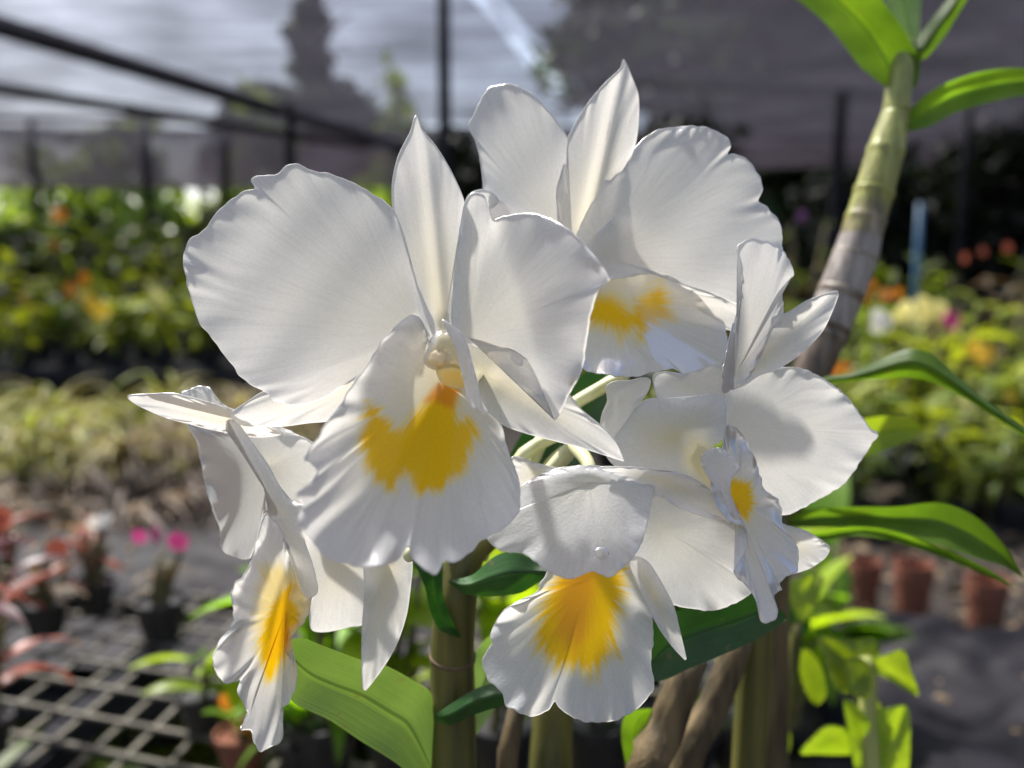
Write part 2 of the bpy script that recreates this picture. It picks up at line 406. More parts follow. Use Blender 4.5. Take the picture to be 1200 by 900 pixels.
def tube(name, parent, pts, radii, mat, n=14, seg=None, nodes=None, origin=None, cap=True):
    """round stem through world points; nodes: list of (fraction, swell, width)"""
    m = seg or max(12, len(pts) * 6)
    arr = np.array([[*p, r] for p, r in zip(pts, radii)])
    c = crom(arr, m, False); r = c[:, 3].copy(); c = c[:, :3]
    fr = np.linspace(0, 1, m)
    if nodes:
        for f0, sw, w in nodes: r *= 1 + sw * np.exp(-((fr - f0) / w) ** 2)
    v = []; up = Vector((0.13, .3, .95))
    for i in range(m):
        tg = Vector(c[min(i + 1, m - 1)] - c[max(i - 1, 0)]).normalized()
        a = tg.cross(up)
        if a.length < .1: a = tg.cross(Vector((1, 0, 0)))
        a.normalize(); b = tg.cross(a)
        for k in range(n):
            th = 2 * math.pi * k / n
            v.append(Vector(c[i]) + (a * math.cos(th) + b * math.sin(th)) * r[i])
    f = [(i * n + k, i * n + (k + 1) % n, (i + 1) * n + (k + 1) % n, (i + 1) * n + k) for i in range(m - 1) for k in range(n)]
    if cap: f += [list(range(n))[::-1], list(range((m - 1) * n, m * n))]
    return mk(name, v, f, mat, parent, origin=origin)

def blade(name, parent, left, right, mat, fold=2.0, nu=40, nv=10, seed=0, wav=.6):
    """a leaf between two traced rims (px, py, depth m); fold: mm the mid-rib sinks below the rims"""
    rng = np.random.default_rng(seed + 500)
    A = crom(left, nu, False); B = crom(right, nu, False)
    t = np.linspace(0, 1, nu); w = np.linspace(0, 1, nv + 1)
    Tt, Ww = np.meshgrid(t, w, indexing='ij')
    X = A[:, None, :] * (1 - Ww[..., None]) + B[:, None, :] * Ww[..., None]
    wid = np.sin(np.pi * np.clip(Tt, .02, .98)) ** .5
    z = fold * .001 * (1 - np.abs(2 * Ww - 1)) * wid
    z += .001 * wav * (sines(Tt, (1.5, 2.7), rng) * (Ww - .5) * 2 + .3 * sines(Tt, (4.3,), rng) * np.abs(Ww - .5))
    v = PA(X[..., 0].ravel(), X[..., 1].ravel(), (X[..., 2] + z).ravel())
    n1 = nv + 1
    f = [(i * n1 + j, i * n1 + j + 1, (i + 1) * n1 + j + 1, (i + 1) * n1 + j) for i in range(nu - 1) for j in range(nv)]
    return mk(name, v, f, mat, parent, uv=np.stack([Ww.ravel(), Tt.ravel()], 1))

def box_faces(o=0):
    return [tuple(o + i for i in q) for q in ((0, 3, 2, 1), (4, 5, 6, 7), (0, 1, 5, 4), (1, 2, 6, 5), (2, 3, 7, 6), (3, 0, 4, 7))]
def box_verts(x0, x1, y0, y1, z0, z1):
    return [(x0, y0, z0), (x1, y0, z0), (x1, y1, z0), (x0, y1, z0), (x0, y0, z1), (x1, y0, z1), (x1, y1, z1), (x0, y1, z1)]
def bar(name, parent, a, b, w, h, mat, origin=None):
    """square bar from a to b"""
    a = Vector(a); b = Vector(b); d = (b - a).normalized()
    s = d.cross(Vector((0, 0, 1)))
    if s.length < .05: s = Vector((1, 0, 0))
    s.normalize(); u = s.cross(d)
    v = [p + s * (i * w / 2) + u * (j * h / 2) for p in (a, b) for i, j in ((-1, -1), (1, -1), (1, 1), (-1, 1))]
    return mk(name, v, box_faces(), mat, parent, smooth=False, origin=origin)
def lathe(name, parent, loc, prof, mat, n=20, origin=None):
    v = []; f = []
    for r, z in prof:
        for k in range(n):
            th = 2 * math.pi * k / n; v.append((loc[0] + r * math.cos(th), loc[1] + r * math.sin(th), loc[2] + z))
    for i in range(len(prof) - 1):
        for k in range(n):
            f.append((i * n + k, i * n + (k + 1) % n, (i + 1) * n + (k + 1) % n, (i + 1) * n + k))
    f.append(list(range(n))[::-1]); f.append(list(range((len(prof) - 1) * n, len(prof) * n)))
    return mk(name, v, f, mat, parent, origin=origin)

# ================================================================== the white orchid
BENCH_Z = 0.82
foot = P(530, 1250, .275); foot.z = BENCH_Z
orchid = tag(empty('orchid_plant', foot), 'white orchid with yellow-throated blooms clustered on one cane', 'orchid')
def flower(px, py, d): return empty('flower', P(px, py, d), orchid)
def lobes(*a): return a

# ---- bloom facing the camera
D1 = .212
F1 = flower(520, 400, D1)
fan('sepal', F1, D1, (520, 385), [(487.5, 135), (493, 150), (511, 172), (528, 200), (541, 228), (544, 243), (538, 270), (533, 323), (530, 365), (527, 395),
    (512, 398), (500, 372), (486, 337), (470, 280), (461, 250), (460, 215), (467, 183), (481, 155)],
    dep=(0, 1.0, 6, 0, .2), z0=4, ruf=.25, und=.5, keel=1.6, kdir=(497, 150), kw=9, seed=1)
fan('petal', F1, D1, (492, 392), [(509, 383), (500, 360), (489, 335), (474, 280), (462, 249), (448, 235), (420, 218), (392, 206), (364, 200), (350, 193), (336, 195), (322, 206),
    (315, 206), (302, 207), (294, 211), (299, 221), (280, 228), (255, 249), (236, 274), (224, 279), (216, 298), (217, 320), (224, 347), (233, 375), (252, 400), (275, 431),
    (284, 442), (297, 452), (314, 460), (322, 469), (340, 474), (362, 472), (382, 464), (412, 446), (440, 426), (480, 408), (504, 400)],
    dep=(2, -2.4, 1.4, -1.2, .8), z0=1, ruf=.55, rf=(7, 13, 22, 31), rp=9, und=.8, crink=.7, seed=2, nt=260, ns=44, fold=(330, 449, 442, 405, 1.5, 6))
fan('petal', F1, D1, (548, 395), [(531, 385), (532, 330), (538, 280), (545, 238), (556, 226), (568, 231), (576, 256), (592, 254), (607, 251), (625, 251), (642, 256), (667, 270), (688, 291),
    (714, 324), (702, 337), (692, 368), (687, 400), (681, 435), (667, 461), (651, 492), (646, 483), (632, 450), (621, 425), (597, 408), (560, 406)],
    dep=(1, -1, -1, 1, -.6), z0=0, ruf=.9, rf=(5, 9, 15), rp=5, und=1.0, crink=.4, seed=3, nt=220, ns=44, fold=(640, 470, 576, 250, -22, 14))
fan('sepal', F1, D1, (470, 425), [(500, 410), (450, 408), (412, 432), (370, 445), (312, 458), (290, 471), (272, 483), (270, 488), (284, 498), (308, 499), (332, 499), (362, 495), (383, 493), (430, 480), (480, 450)],
    dep=(-1, 4, .5, 0, 4), z0=5, ruf=.3, und=.4, keel=-.6, kdir=(275, 487), seed=4)
fan('sepal', F1, D1, (570, 440), [(535, 396), (560, 392), (590, 398), (620, 415), (640, 440), (667, 463), (681, 480), (704, 499), (720, 515), (731, 540), (727, 539), (709, 533), (677, 523), (653, 517), (619, 508), (589, 497), (555, 470)],
    dep=(-4, 0, 1.6, 0, 1), z0=5, ruf=.4, und=.6, keel=.9, kdir=(728, 538), kw=16, seed=5)
BL1 = [(527, 445), (505, 462), (482, 487), (466, 510), (455, 540), (450, 572), (462, 576), (468, 550), (476, 555), (485, 580), (500, 579), (520, 573), (535, 556), (540, 520), (536, 480), (537, 455)]
BL1b = [(430, 470), (446, 478), (464, 500), (490, 492), (480, 560), (452, 570), (432, 562), (426, 545), (419, 512)]
BL1c = [(528, 490), (553, 488), (563, 506), (554, 530), (546, 554), (522, 566), (520, 520)]
fan('lip', F1, D1, (518, 448), [(493, 369), (479, 371), (461, 385), (442, 408), (429, 431), (415, 447), (405, 465), (383, 495), (373, 513), (357, 536), (364, 545), (372, 553), (362, 568), (348, 578), (355, 592), (351, 608), (356, 626), (368, 640),
    (389, 656), (425, 664), (458, 660), (473, 647), (479, 640), (484, 654), (500, 669), (509, 674), (516, 664), (521, 657), (533, 659), (551, 646), (566, 632), (587, 621), (600, 610), (608, 597), (609, 571), (603, 549), (592, 520), (588, 500), (577, 487), (565, 480), (556, 462),
    (548, 440), (540, 428), (530, 420), (515, 415), (502, 405), (498, 385)],
    dep=(2.0, -11, -1.8, 1.2, -1.2), z0=2, z1=-3, ruf=2.6, rf=(5, 8, 12, 19), rp=3, und=1.4, crink=.8, seed=6, nt=420, ns=90, fold=[(527, 445, 440, 600, -13, 8), (566, 600, 536, 445, -14, 8), (478, 640, 500, 500, 7, 6)],
    marks=[(0, BL1, -9, 8, 2.6, 1.0), (0, BL1b, -12, 8, 3.4, .97), (0, BL1c, -11, 8, 3.0, .97), (1, [(512, 452), (528, 444), (537, 458), (530, 478), (510, 470), (498, 470)], -4, 6, 1, .75), (2, [(500, 405), (545, 420), (552, 470), (480, 480), (470, 440)], -22, 14, 0, .55)])
fan('side_lobe', F1, D1 - .011, (543, 425), [(519, 375), (528, 381), (541, 391), (548, 406), (552, 422), (558, 445), (563, 468), (568, 484), (562, 482), (551, 474), (546, 455), (540, 430), (533, 405), (525, 388)],
    dep=(-4, -5, 0, 0, 0), ruf=.4, und=.3, seed=7, nt=90, ns=14)
# column with its anther cap, and the greenish wall of the throat
def blob(name, parent, D, c, rx, ry, rz, mat, seed=0, n=20, k=14, taper=0, lump=0):
    v = []; f = []
    for i in range(k + 1):
        ph = math.pi * i / k
        for j in range(n):
            th = 2 * math.pi * j / n
            y = -math.cos(ph); r = math.sin(ph) * (1 + taper * y)
            w = 1 + lump * mnoise.noise(Vector((math.cos(th) * 2, math.sin(th) * 2, y * 2 + seed)))
            x = c[0] + rx * r * math.cos(th) * w; yy = c[1] + ry * y * w
            v.append(P(x, yy, D + rz * .001 * r * math.sin(th) * w))
    for i in range(k):
        for j in range(n): f.append((i * n + j, i * n + (j + 1) % n, (i + 1) * n + (j + 1) % n, (i + 1) * n + j))
    return mk(name, v, f, mat, parent)
ALL_ = [(400, 300), (640, 300), (640, 520), (400, 520)]
fan('column', F1, D1, (522, 412), [(511, 391), (521, 389), (531, 391), (541, 402), (549, 424), (546, 434), (530, 430), (511, 433), (500, 428), (497, 420), (502, 408)],
    dep=(0, 0, 9, 0, 6), z0=-6, ruf=.2, und=.2, seed=8, nt=90, ns=16, bow=-1.5, warm=.9, marks=[(2, ALL_, -5, 5, 0, .8), (0, [(535, 395), (552, 400), (552, 436), (530, 436)], -14, 10, 0, .25)])
blob('anther_cap', F1, D1 - .0066, (513, 420), 12, 9.5, 1.8, M['anther'], 2, lump=.3)
fan('column_foot', F1, D1, (533, 438), [(512, 427), (530, 424), (548, 424), (551, 440), (548, 452), (534, 455), (520, 450), (513, 440)],
    dep=(0, 4, -14, 0, -8), z0=-3, ruf=.2, und=.2, seed=9, nt=80, ns=14, marks=[(2, ALL_, -5, 5, 0, 1.0), (0, [(514, 432), (552, 428), (552, 458), (516, 456)], -10, 6, 0, .62)])

# ---- bloom behind, at the top
D2 = .246
F2 = flower(690, 310, D2)
fan('sepal', F2, D2, (684, 285), [(731, 70), (727, 81), (709, 98), (691, 119), (674, 146), (663, 168), (657, 190), (652, 224), (655, 262), (672, 300), (700, 300), (712, 260), (726, 215), (744, 169), (748, 133), (747, 109), (740, 90)],
    dep=(0, 1.2, 7, 2, .1), z0=3, ruf=.25, und=.4, keel=1.7, kdir=(727, 90), kw=9, seed=11)
fan('petal', F2, D2, (672, 300), [(550, 149), (558, 130), (571, 106), (586, 100), (602, 100), (625, 112), (642, 130), (656, 147), (665, 166), (660, 193), (652, 224), (655, 262), (685, 300), (680, 320), (640, 315), (600, 300), (578, 265), (572, 249), (567, 221), (564, 193), (558, 166)],
    dep=(1, 1, 3, 2, .5), z0=0, ruf=.5, rf=(7, 12, 21), rp=6, und=.7, crink=.5, seed=12, nt=200, ns=36)
fan('petal', F2, D2, (705, 300), [(677, 278), (702, 225), (725, 190), (744, 174), (758, 160), (775, 152), (800, 149), (824, 149), (842, 156), (854, 163), (855, 172), (852, 181), (860, 181), (873, 186), (887, 202), (893, 221), (890, 230), (888, 236), (900, 245), (912, 259), (916, 277), (915, 297), (905, 325), (885, 348), (866, 357), (842, 347), (807, 333), (770, 320), (700, 325)],
    dep=(-1.5, -2, 1.3, -.8, 1.4), z0=-1, ruf=.55, rf=(7, 13, 22, 31), rp=8, und=.8, crink=.7, seed=13, nt=240, ns=40)
fan('sepal', F2, D2, (740, 330), [(715, 305), (760, 308), (800, 325), (844, 348), (866, 358), (882, 378), (866, 388), (838, 382), (790, 375), (740, 360), (710, 340)],
    dep=(0, 3, .5, 0, 0), z0=4, ruf=.3, und=.4, keel=.6, kdir=(880, 380), seed=14)
fan('sepal', F2, D2, (640, 300), [(690, 300), (650, 280), (600, 245), (572, 224), (555, 225), (546, 237), (556, 262), (585, 300), (640, 330), (690, 330)],
    dep=(0, 2, 1, 0, 0), z0=3, ruf=.3, und=.5, keel=.6, kdir=(550, 235), seed=15)
BL2 = [(690, 350), (699, 344), (717, 345), (731, 354), (739, 362), (747, 348), (760, 340), (775, 333), (782, 345), (790, 375), (775, 378), (774, 392), (762, 385), (756, 398), (748, 400), (743, 388), (735, 392), (728, 400), (722, 390), (705, 385), (685, 380), (680, 362)]
fan('lip', F2, D2, (716, 352), [(698, 277), (714, 260), (729, 256), (750, 268), (757, 284), (771, 298), (789, 312), (803, 333), (822, 351), (843, 370), (850, 387), (852, 407), (846, 425), (836, 430), (824, 441), (805, 440), (789, 432), (763, 436), (744, 441), (720, 440), (688, 434), (672, 420), (662, 380), (672, 330), (685, 295)],
    dep=(1.0, -9, -2.0, 0, -2.5), z0=-4, z1=-3, ruf=1.9, rf=(5, 8, 13), rp=3, und=1.3, crink=.6, seed=16, nt=360, ns=80,
    fold=(745, 372, 722, 300, 20, 5), marks=[(0, BL2, -13, 11, 2.4, 1.0), (2, [(695, 290), (740, 300), (745, 350), (700, 350)], -15, 18, 0, .18)])

# ---- bloom turned to the right
D3 = .238
F3 = flower(800, 490, D3)
fan('petal', F3, D3, (862, 440), [(865, 299), (864, 291), (869, 285), (881, 280), (900, 284), (915, 292), (924, 305), (930, 320), (927, 325), (917, 327), (916, 345), (917, 368), (905, 385), (890, 420), (872, 450), (857, 456), (847, 460), (846, 440), (851, 415), (857, 387), (866, 360), (870, 328)],
    dep=(9, 3, 2, 0, 2.2), z0=-10, ruf=1.0, rf=(6, 11, 17), rp=5, und=1.0, crink=.6, seed=21, nt=180, ns=30, fold=(866, 300, 862, 440, -30, 4))
fan('petal_margin', F3, D3, (806, 452), [(767, 453), (772, 468), (793, 478), (820, 479), (849, 474), (853, 448), (848, 430), (836, 428), (805, 438), (780, 436), (766, 440)],
    dep=(-3, 10, 0, 0, 0), z0=-9, ruf=.8, rf=(5, 9), und=.5, seed=22, nt=110, ns=16)
fan('sepal', F3, D3, (872, 436), [(982, 342), (967, 345), (945, 353), (924, 366), (905, 373), (888, 390), (874, 402), (862, 425), (856, 445), (870, 452), (889, 440), (913, 431), (932, 419), (948, 405), (964, 387), (976, 362)],
    dep=(-1, 4, 1, 2, 2), z0=-4, ruf=.3, und=.4, keel=.9, kdir=(975, 348), kw=10, seed=23)
fan('petal', F3, D3, (858, 500), [(849, 464), (865, 446), (889, 437), (913, 432), (932, 431), (951, 437), (972, 449), (991, 464), (1007, 485), (1020, 503), (1029, 508), (1022, 519), (1008, 540), (988, 567), (953, 588), (919, 603), (890, 590), (862, 560), (848, 520)],
    dep=(3, 0, 1.4, -1, 1.6), z0=0, ruf=.5, rf=(7, 13, 20), rp=6, und=.7, crink=.5, seed=24, nt=200, ns=34)
fan('lip_tube', F3, D3, (790, 512), [(718, 508), (735, 488), (757, 469), (784, 467), (811, 465), (847, 464), (850, 490), (848, 512), (836, 522), (826, 534), (834, 548), (852, 570), (864, 606), (846, 592), (811, 566), (789, 562), (744, 560), (712, 536)],
    dep=(-2, 0, 3, 0, 12), z0=-16, ruf=.35, rf=(5, 8), und=.5, seed=25, nt=180, ns=34,
    marks=[(0, [(815, 520), (838, 528), (846, 560), (866, 602), (850, 595), (820, 562), (805, 545)], -10, 18, 1, .35), (2, [(730, 480), (840, 470), (850, 560), (790, 550), (735, 525)], -30, 10, 0, .5)])  # cream mark paints in the tan light passing through the stacked layers
fan('lip', F3, D3, (862, 585), [(851, 500), (866, 505), (885, 540), (895, 573), (913, 588), (917, 617), (929, 632), (935, 647), (933, 669), (920, 676), (913, 684), (916, 692), (906, 697), (911, 718), (903, 729), (892, 727), (886, 702), (873, 684), (860, 671), (868, 656), (876, 639), (873, 617), (858, 612), (842, 596), (834, 570), (834, 548), (846, 530)],
    dep=(5, -9, 3, 0, -2), z0=-14, z1=-2, ruf=2.2, rf=(6, 10, 16), rp=1, und=1.2, crink=.8, seed=26, nt=320, ns=60,
    marks=[(0, [(842, 545), (856, 560), (880, 566), (884, 590), (876, 610), (864, 608), (852, 590)], -5, 6, 2, 1.0), (2, [(850, 520), (880, 560), (880, 610), (850, 600)], -8, 14, 0, .25)])
fan('curled_lobe', F3, D3, (843, 545), [(822, 536), (832, 527), (845, 526), (858, 536), (866, 548), (858, 560), (855, 575), (861, 592), (868, 608), (858, 604), (848, 585), (836, 566), (826, 552)],
    dep=(-5, -3, 0, 0, 4), z0=-19, ruf=.7, und=.5, seed=27, nt=110, ns=18)
fan('sepal', F3, D3, (775, 562), [(703, 548), (722, 547), (747, 548), (789, 553), (816, 563), (843, 584), (857, 611), (842, 608), (827, 605), (800, 596), (768, 578), (747, 569), (725, 557)],
    dep=(0, 9, 1.5, 0, 0), z0=-19, ruf=.4, und=.5, keel=.8, kdir=(850, 606), seed=28)
fan('sepal', F3, D3, (920, 640), [(905, 615), (925, 617), (945, 623), (962, 633), (972, 642), (966, 654), (948, 666), (925, 672), (905, 665)],
    dep=(4, 2, 0, 0, 0), z0=0, ruf=.3, und=.4, keel=.6, kdir=(970, 642), seed=29)
fan('spur', F3, D3, (728, 470), [(711, 453), (722, 447), (738, 446), (752, 443), (762, 446), (757, 462), (745, 476), (735, 492), (722, 508), (712, 520), (704, 502), (706, 485), (712, 470)],
    dep=(3, 0, 22, 10, 6), z0=-14, ruf=.5, rf=(3, 5), und=.5, seed=30, nt=110, ns=20, marks=[(2, [(700, 440), (760, 440), (740, 500), (700, 520)], -20, 20, 0, .22)])

# ---- bloom hanging on the left
D4 = .232
F4 = flower(345, 570, D4)
fan('sepal', F4, D4, (282, 494), [(150, 464), (176, 462), (200, 461), (221, 465), (242, 471), (263, 477), (285, 484), (310, 495), (330, 508), (300, 512), (269, 507), (242, 502), (224, 497), (200, 491), (179, 483), (157, 472)],
    dep=(2, 20, 2, 0, 12), z0=-4, ruf=.35, und=.6, keel=1.0, kdir=(160, 467), kw=8, seed=31, crink=.2)
fan('petal', F4, D4, (262, 482), [(213, 463), (223, 457), (233, 453), (245, 455), (252, 464), (262, 475), (285, 490), (275, 500), (240, 490)],
    dep=(0, -3, 0, 0, 0), z0=6, ruf=.5, und=.4, seed=32, nt=90, ns=16)
fan('petal', F4, D4, (318, 545), [(219, 496), (245, 503), (270, 508), (284, 500), (305, 499), (326, 500), (344, 508), (369, 521), (378, 545), (379, 570), (362, 592), (335, 600), (311, 597), (304, 620), (297, 645), (290, 655), (269, 650), (259, 641), (258, 620), (251, 602), (242, 572), (236, 542), (230, 515)],
    dep=(-2, 1, 2.5, 1, 1), z0=3, ruf=.6, rf=(6, 11, 17), rp=6, und=1.0, crink=.4, seed=33, nt=200, ns=34, fold=(300, 500, 330, 600, 12, 5))
fan('petal', F4, D4, (330, 605), [(263, 487), (272, 489), (284, 503), (297, 521), (314, 545), (327, 569), (344, 589), (357, 594), (352, 608), (356, 632), (366, 662), (372, 692), (360, 700), (348, 682), (341, 656), (332, 632), (317, 608), (313, 588), (308, 566), (293, 542), (275, 518), (264, 500)],
    dep=(-8, 1, 4, 0, 1.5), z0=-9, ruf=.8, rf=(6, 11), rp=4, und=.6, crink=.3, seed=34, nt=180, ns=26, keel=-2.0, kdir=(270, 495), kw=8)
fan('sepal', F4, D4, (400, 640), [(345, 600), (400, 590), (440, 620), (450, 660), (432, 700), (426, 730), (410, 734), (383, 740), (365, 737), (363, 712), (364, 690), (356, 640)],
    dep=(2, 1, -2, 0, 2), z0=3, ruf=.5, rf=(4, 7), und=.6, seed=35)
fan('sepal', F4, D4, (455, 665), [(428, 640), (465, 630), (482, 655), (481, 684), (476, 720), (464, 756), (446, 786), (428, 809), (425, 805), (424, 768), (425, 732), (428, 690)],
    dep=(-3, 1, 2, 0, 1), z0=0, ruf=.3, und=.4, keel=.8, kdir=(428, 800), seed=36)
BL4 = [(345, 678), (330, 690), (318, 706), (308, 728), (303, 748), (302, 768), (307, 782), (314, 800), (322, 797), (330, 780), (338, 764), (341, 741), (352, 728), (352, 712), (342, 700), (348, 686)]
BL4b = [(308, 662), (330, 664), (352, 676), (362, 690), (360, 715), (350, 735), (320, 740), (300, 748), (299, 720), (304, 690)]
fan('lip', F4, D4, (335, 715), [(312, 602), (306, 615), (298, 645), (290, 669), (276, 684), (271, 702), (275, 720), (268, 738), (258, 751), (250, 771), (254, 789), (266, 800), (275, 799), (282, 796), (279, 812), (288, 828), (291, 843), (282, 854), (293, 855), (298, 868), (305, 880), (318, 874), (330, 867), (331, 850), (329, 832), (338, 822), (346, 804), (347, 780), (336, 768), (334, 758), (342, 743), (354, 732), (362, 715), (366, 688), (352, 668), (342, 650), (330, 622)],
    dep=(8, -3, 2, 2, -.8), z0=-6, z1=-2, ruf=2.6, rf=(8, 13, 19), rp=1, und=1.3, crink=.9, seed=37, nt=420, ns=80,
    marks=[(0, BL4, -7, 7, 2.2, 1.0), (0, BL4b, -9, 10, 3, .55), (1, [(343, 688), (330, 700), (318, 730), (312, 770), (326, 770), (338, 730)], -4, 6, 1, .22)], fold=(345, 690, 325, 800, -26, 4))

# ---- bloom hanging below the middle
D5 = .228
F5 = flower(700, 600, D5)
fan('petal', F5, D5, (690, 565), [(598, 600), (611, 572), (625, 560), (638, 555), (660, 548), (697, 546), (722, 553), (752, 567), (766, 570), (762, 592), (757, 617), (748, 643), (733, 661), (715, 676), (704, 672), (693, 669), (680, 674), (667, 678), (642, 669), (625, 656), (612, 648), (587, 645), (572, 632), (568, 620), (580, 608)],
    dep=(0, -14, -1, 0, -1), z0=-8, ruf=.9, rf=(7, 12, 19), rp=5, und=.9, crink=.5, seed=41, nt=220, ns=40, bow=-1.5)
fan('sepal', F5, D5, (632, 556), [(600, 536), (612, 537), (624, 542), (650, 548), (672, 552), (650, 566), (625, 572), (606, 580), (598, 565), (602, 550)],
    dep=(0, 6, 0, 0, 0), z0=-4, ruf=.5, und=.5, seed=42, nt=90, ns=16)
fan('petal', F5, D5, (778, 620), [(735, 575), (764, 573), (807, 588), (854, 606), (870, 620), (874, 637), (868, 655), (866, 672), (882, 691), (864, 705), (836, 715), (807, 712), (788, 708), (765, 695), (740, 660)],
    dep=(1, -2, 1.5, 0, 2), z0=0, ruf=.5, rf=(5, 9, 15), rp=5, und=.7, crink=.4, seed=43, nt=180, ns=34)
fan('sepal', F5, D5, (763, 690), [(735, 650), (760, 660), (788, 708), (796, 738), (804, 773), (800, 770), (788, 757), (774, 738), (760, 712), (745, 680)],
    dep=(0, -1, 2, 0, 0), z0=-3, ruf=.25, und=.3, keel=.6, kdir=(802, 768), seed=44, nt=110, ns=20)
BL5 = [(655, 660), (642, 690), (631, 715), (627, 740), (630, 766), (640, 772), (648, 785), (660, 780), (672, 790), (684, 786), (694, 800), (700, 784), (712, 776), (722, 768), (722, 745), (726, 722), (733, 700), (735, 668), (720, 655)]
fan('lip', F5, D5, (690, 680), [(643, 668), (635, 682), (628, 695), (603, 707), (587, 720), (576, 741), (577, 753), (566, 774), (572, 795), (589, 812), (593, 826), (603, 832), (624, 839), (641, 832), (650, 822), (657, 830), (678, 843), (703, 846), (728, 841), (753, 824), (766, 803), (762, 778), (765, 745), (762, 712), (754, 674), (737, 650), (690, 640), (655, 648)],
    dep=(0, -3, 2.2, 0, -1), z0=0, z1=-1, ruf=1.9, rf=(5, 9, 14), rp=3, und=1.3, crink=.7, seed=45, nt=420, ns=90,
    marks=[(0, BL5, -13, 11, 4.2, 1.0), (1, [(660, 660), (650, 700), (650, 745), (668, 770), (692, 745), (700, 690), (705, 660)], -16, 8, 3, .55)])
# water drop on its petal
dw, nt_, n_, l_, o_ = nodemat('water_drop')
gb = n_.new('ShaderNodeBsdfGlass'); gb.inputs['IOR'].default_value = 1.33; gb.inputs['Roughness'].default_value = .02; l_.new(gb.outputs[0], o_.inputs[0])
drop = blob('water_drop', F5, D5 - .0225, (705, 648), 9, 7, 1.0, dw, 5)

# ---- flower stalks, cane and leaves of the white orchid
hub = P(655, 560, .262)
tube('pedicel', orchid, [P(590, 640, .272), P(606, 545, .264), P(632, 520, .262), P(655, 505, .256), P(560, 440, .218)], [.0024, .0024, .0022, .0022, .0018], M['pedicel'])
tube('pedicel', orchid, [P(600, 600, .268), P(640, 505, .268), P(672, 474, .266), P(712, 450, .262), P(735, 430, .262), P(715, 345, .258)], [.0024, .0024, .0022, .0022, .0022, .0015], M['pedicel'])
tube('pedicel', orchid, [P(600, 620, .27), P(640, 560, .256), P(662, 534, .252), P(672, 524, .25), P(690, 545, .24), P(700, 600, .23)], [.0026, .0026, .0026, .0024, .002, .0015], M['pedicel'])
tube('pedicel', orchid, [P(600, 610, .269), P(650, 540, .266), P(700, 510, .258), P(735, 490, .245)], [.0024, .0024, .0022, .002], M['pedicel'])
tube('pedicel', orchid, [P(570, 650, .272), P(500, 640, .262), P(430, 610, .248), P(360, 590, .24)], [.0024, .0023, .0022, .002], M['pedicel'])
blob('bud_scale', orchid, .226, (479, 650), 7, 9, 2, M['pedicel'], 4)
fb = foot + Vector((0, 0, .075))
tube('cane', orchid, [fb, P(532, 1000, .276), P(531, 900, .274), P(531, 830, .273), P(530, 765, .272), P(535, 700, .27), P(548, 650, .271), P(575, 628, .272), P(602, 602, .269)],
     [.008, .0082, .0079, .0077, .0074, .0068, .0060, .0042, .003], M['cane_green'], n=24, seg=120, nodes=[(.52, .10, .008), (.745, .08, .008)])
for (px, py, r_) in ((530.5, 769, .0080), (534, 700, .0071)):
    tube('cane_ring', orchid, [P(px - .3, py + 2, .2725), P(px, py - 2, .2722)], [r_, r_ * .99], M['node'], n=24, seg=4)
tube('old_cane', orchid, [foot + Vector((.07, .05, .07)), P(757, 930, .30), P(778, 860, .30), P(800, 800, .30), P(815, 770, .30)], [.0085, .008, .0072, .0062, .005], M['cane_brown'], n=18, nodes=[(.6, .12, .012), (.8, .1, .012)])
tube('old_cane', orchid, [foot + Vector((.075, .06, .07)), P(795, 930, .325), P(835, 830, .325), P(860, 770, .325), P(868, 745, .325)], [.0075, .007, .0062, .0056, .005], M['cane_brown'], n=18, nodes=[(.55, .1, .012)])
tube('old_cane', orchid, [foot + Vector((.035, .06, .07)), P(645, 930, .33), P(647, 860, .33), P(650, 790, .33)], [.0095, .0092, .0086, .008], M['cane_green'], n=18, nodes=[(.7, .1, .012)])
tube('old_cane', orchid, [foot + Vector((.02, .03, .07)), P(594, 930, .30), P(600, 865, .30), P(606, 825, .30)], [.0045, .0042, .0038, .003], M['cane_brown'], n=14)
lathe('pot', orchid, (foot.x + .03, foot.y + .03, BENCH_Z + .004), [(.055, 0), (.07, .09), (.076, .09), (.076, .105), (.07, .105), (.066, .085)], M['blackpot'], 28)

def L3(pts, d0, d1=None):
    d1 = d0 if d1 is None else d1
    return [(x, y, d0 + (d1 - d0) * i / (len(pts) - 1)) for i, (x, y) in enumerate(pts)]
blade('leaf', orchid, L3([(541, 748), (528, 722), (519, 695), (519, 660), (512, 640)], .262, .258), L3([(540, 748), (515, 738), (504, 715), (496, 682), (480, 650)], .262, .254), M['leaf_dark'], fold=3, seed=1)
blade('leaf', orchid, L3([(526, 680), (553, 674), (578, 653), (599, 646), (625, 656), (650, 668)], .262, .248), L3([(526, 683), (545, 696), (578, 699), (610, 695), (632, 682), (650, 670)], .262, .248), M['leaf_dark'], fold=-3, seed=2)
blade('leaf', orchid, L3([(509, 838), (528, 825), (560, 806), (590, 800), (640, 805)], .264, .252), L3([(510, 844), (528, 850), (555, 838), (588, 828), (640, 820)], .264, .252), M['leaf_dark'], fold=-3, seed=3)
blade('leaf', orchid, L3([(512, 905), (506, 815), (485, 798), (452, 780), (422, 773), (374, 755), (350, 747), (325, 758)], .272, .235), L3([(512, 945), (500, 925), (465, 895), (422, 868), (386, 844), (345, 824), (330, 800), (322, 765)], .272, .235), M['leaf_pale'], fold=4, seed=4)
blade('leaf', orchid, L3([(552, 860), (545, 800), (560, 760), (585, 735)], .285, .30), L3([(558, 862), (580, 830), (598, 790), (600, 750)], .285, .30), M['leaf_pale'], fold=3, seed=5)
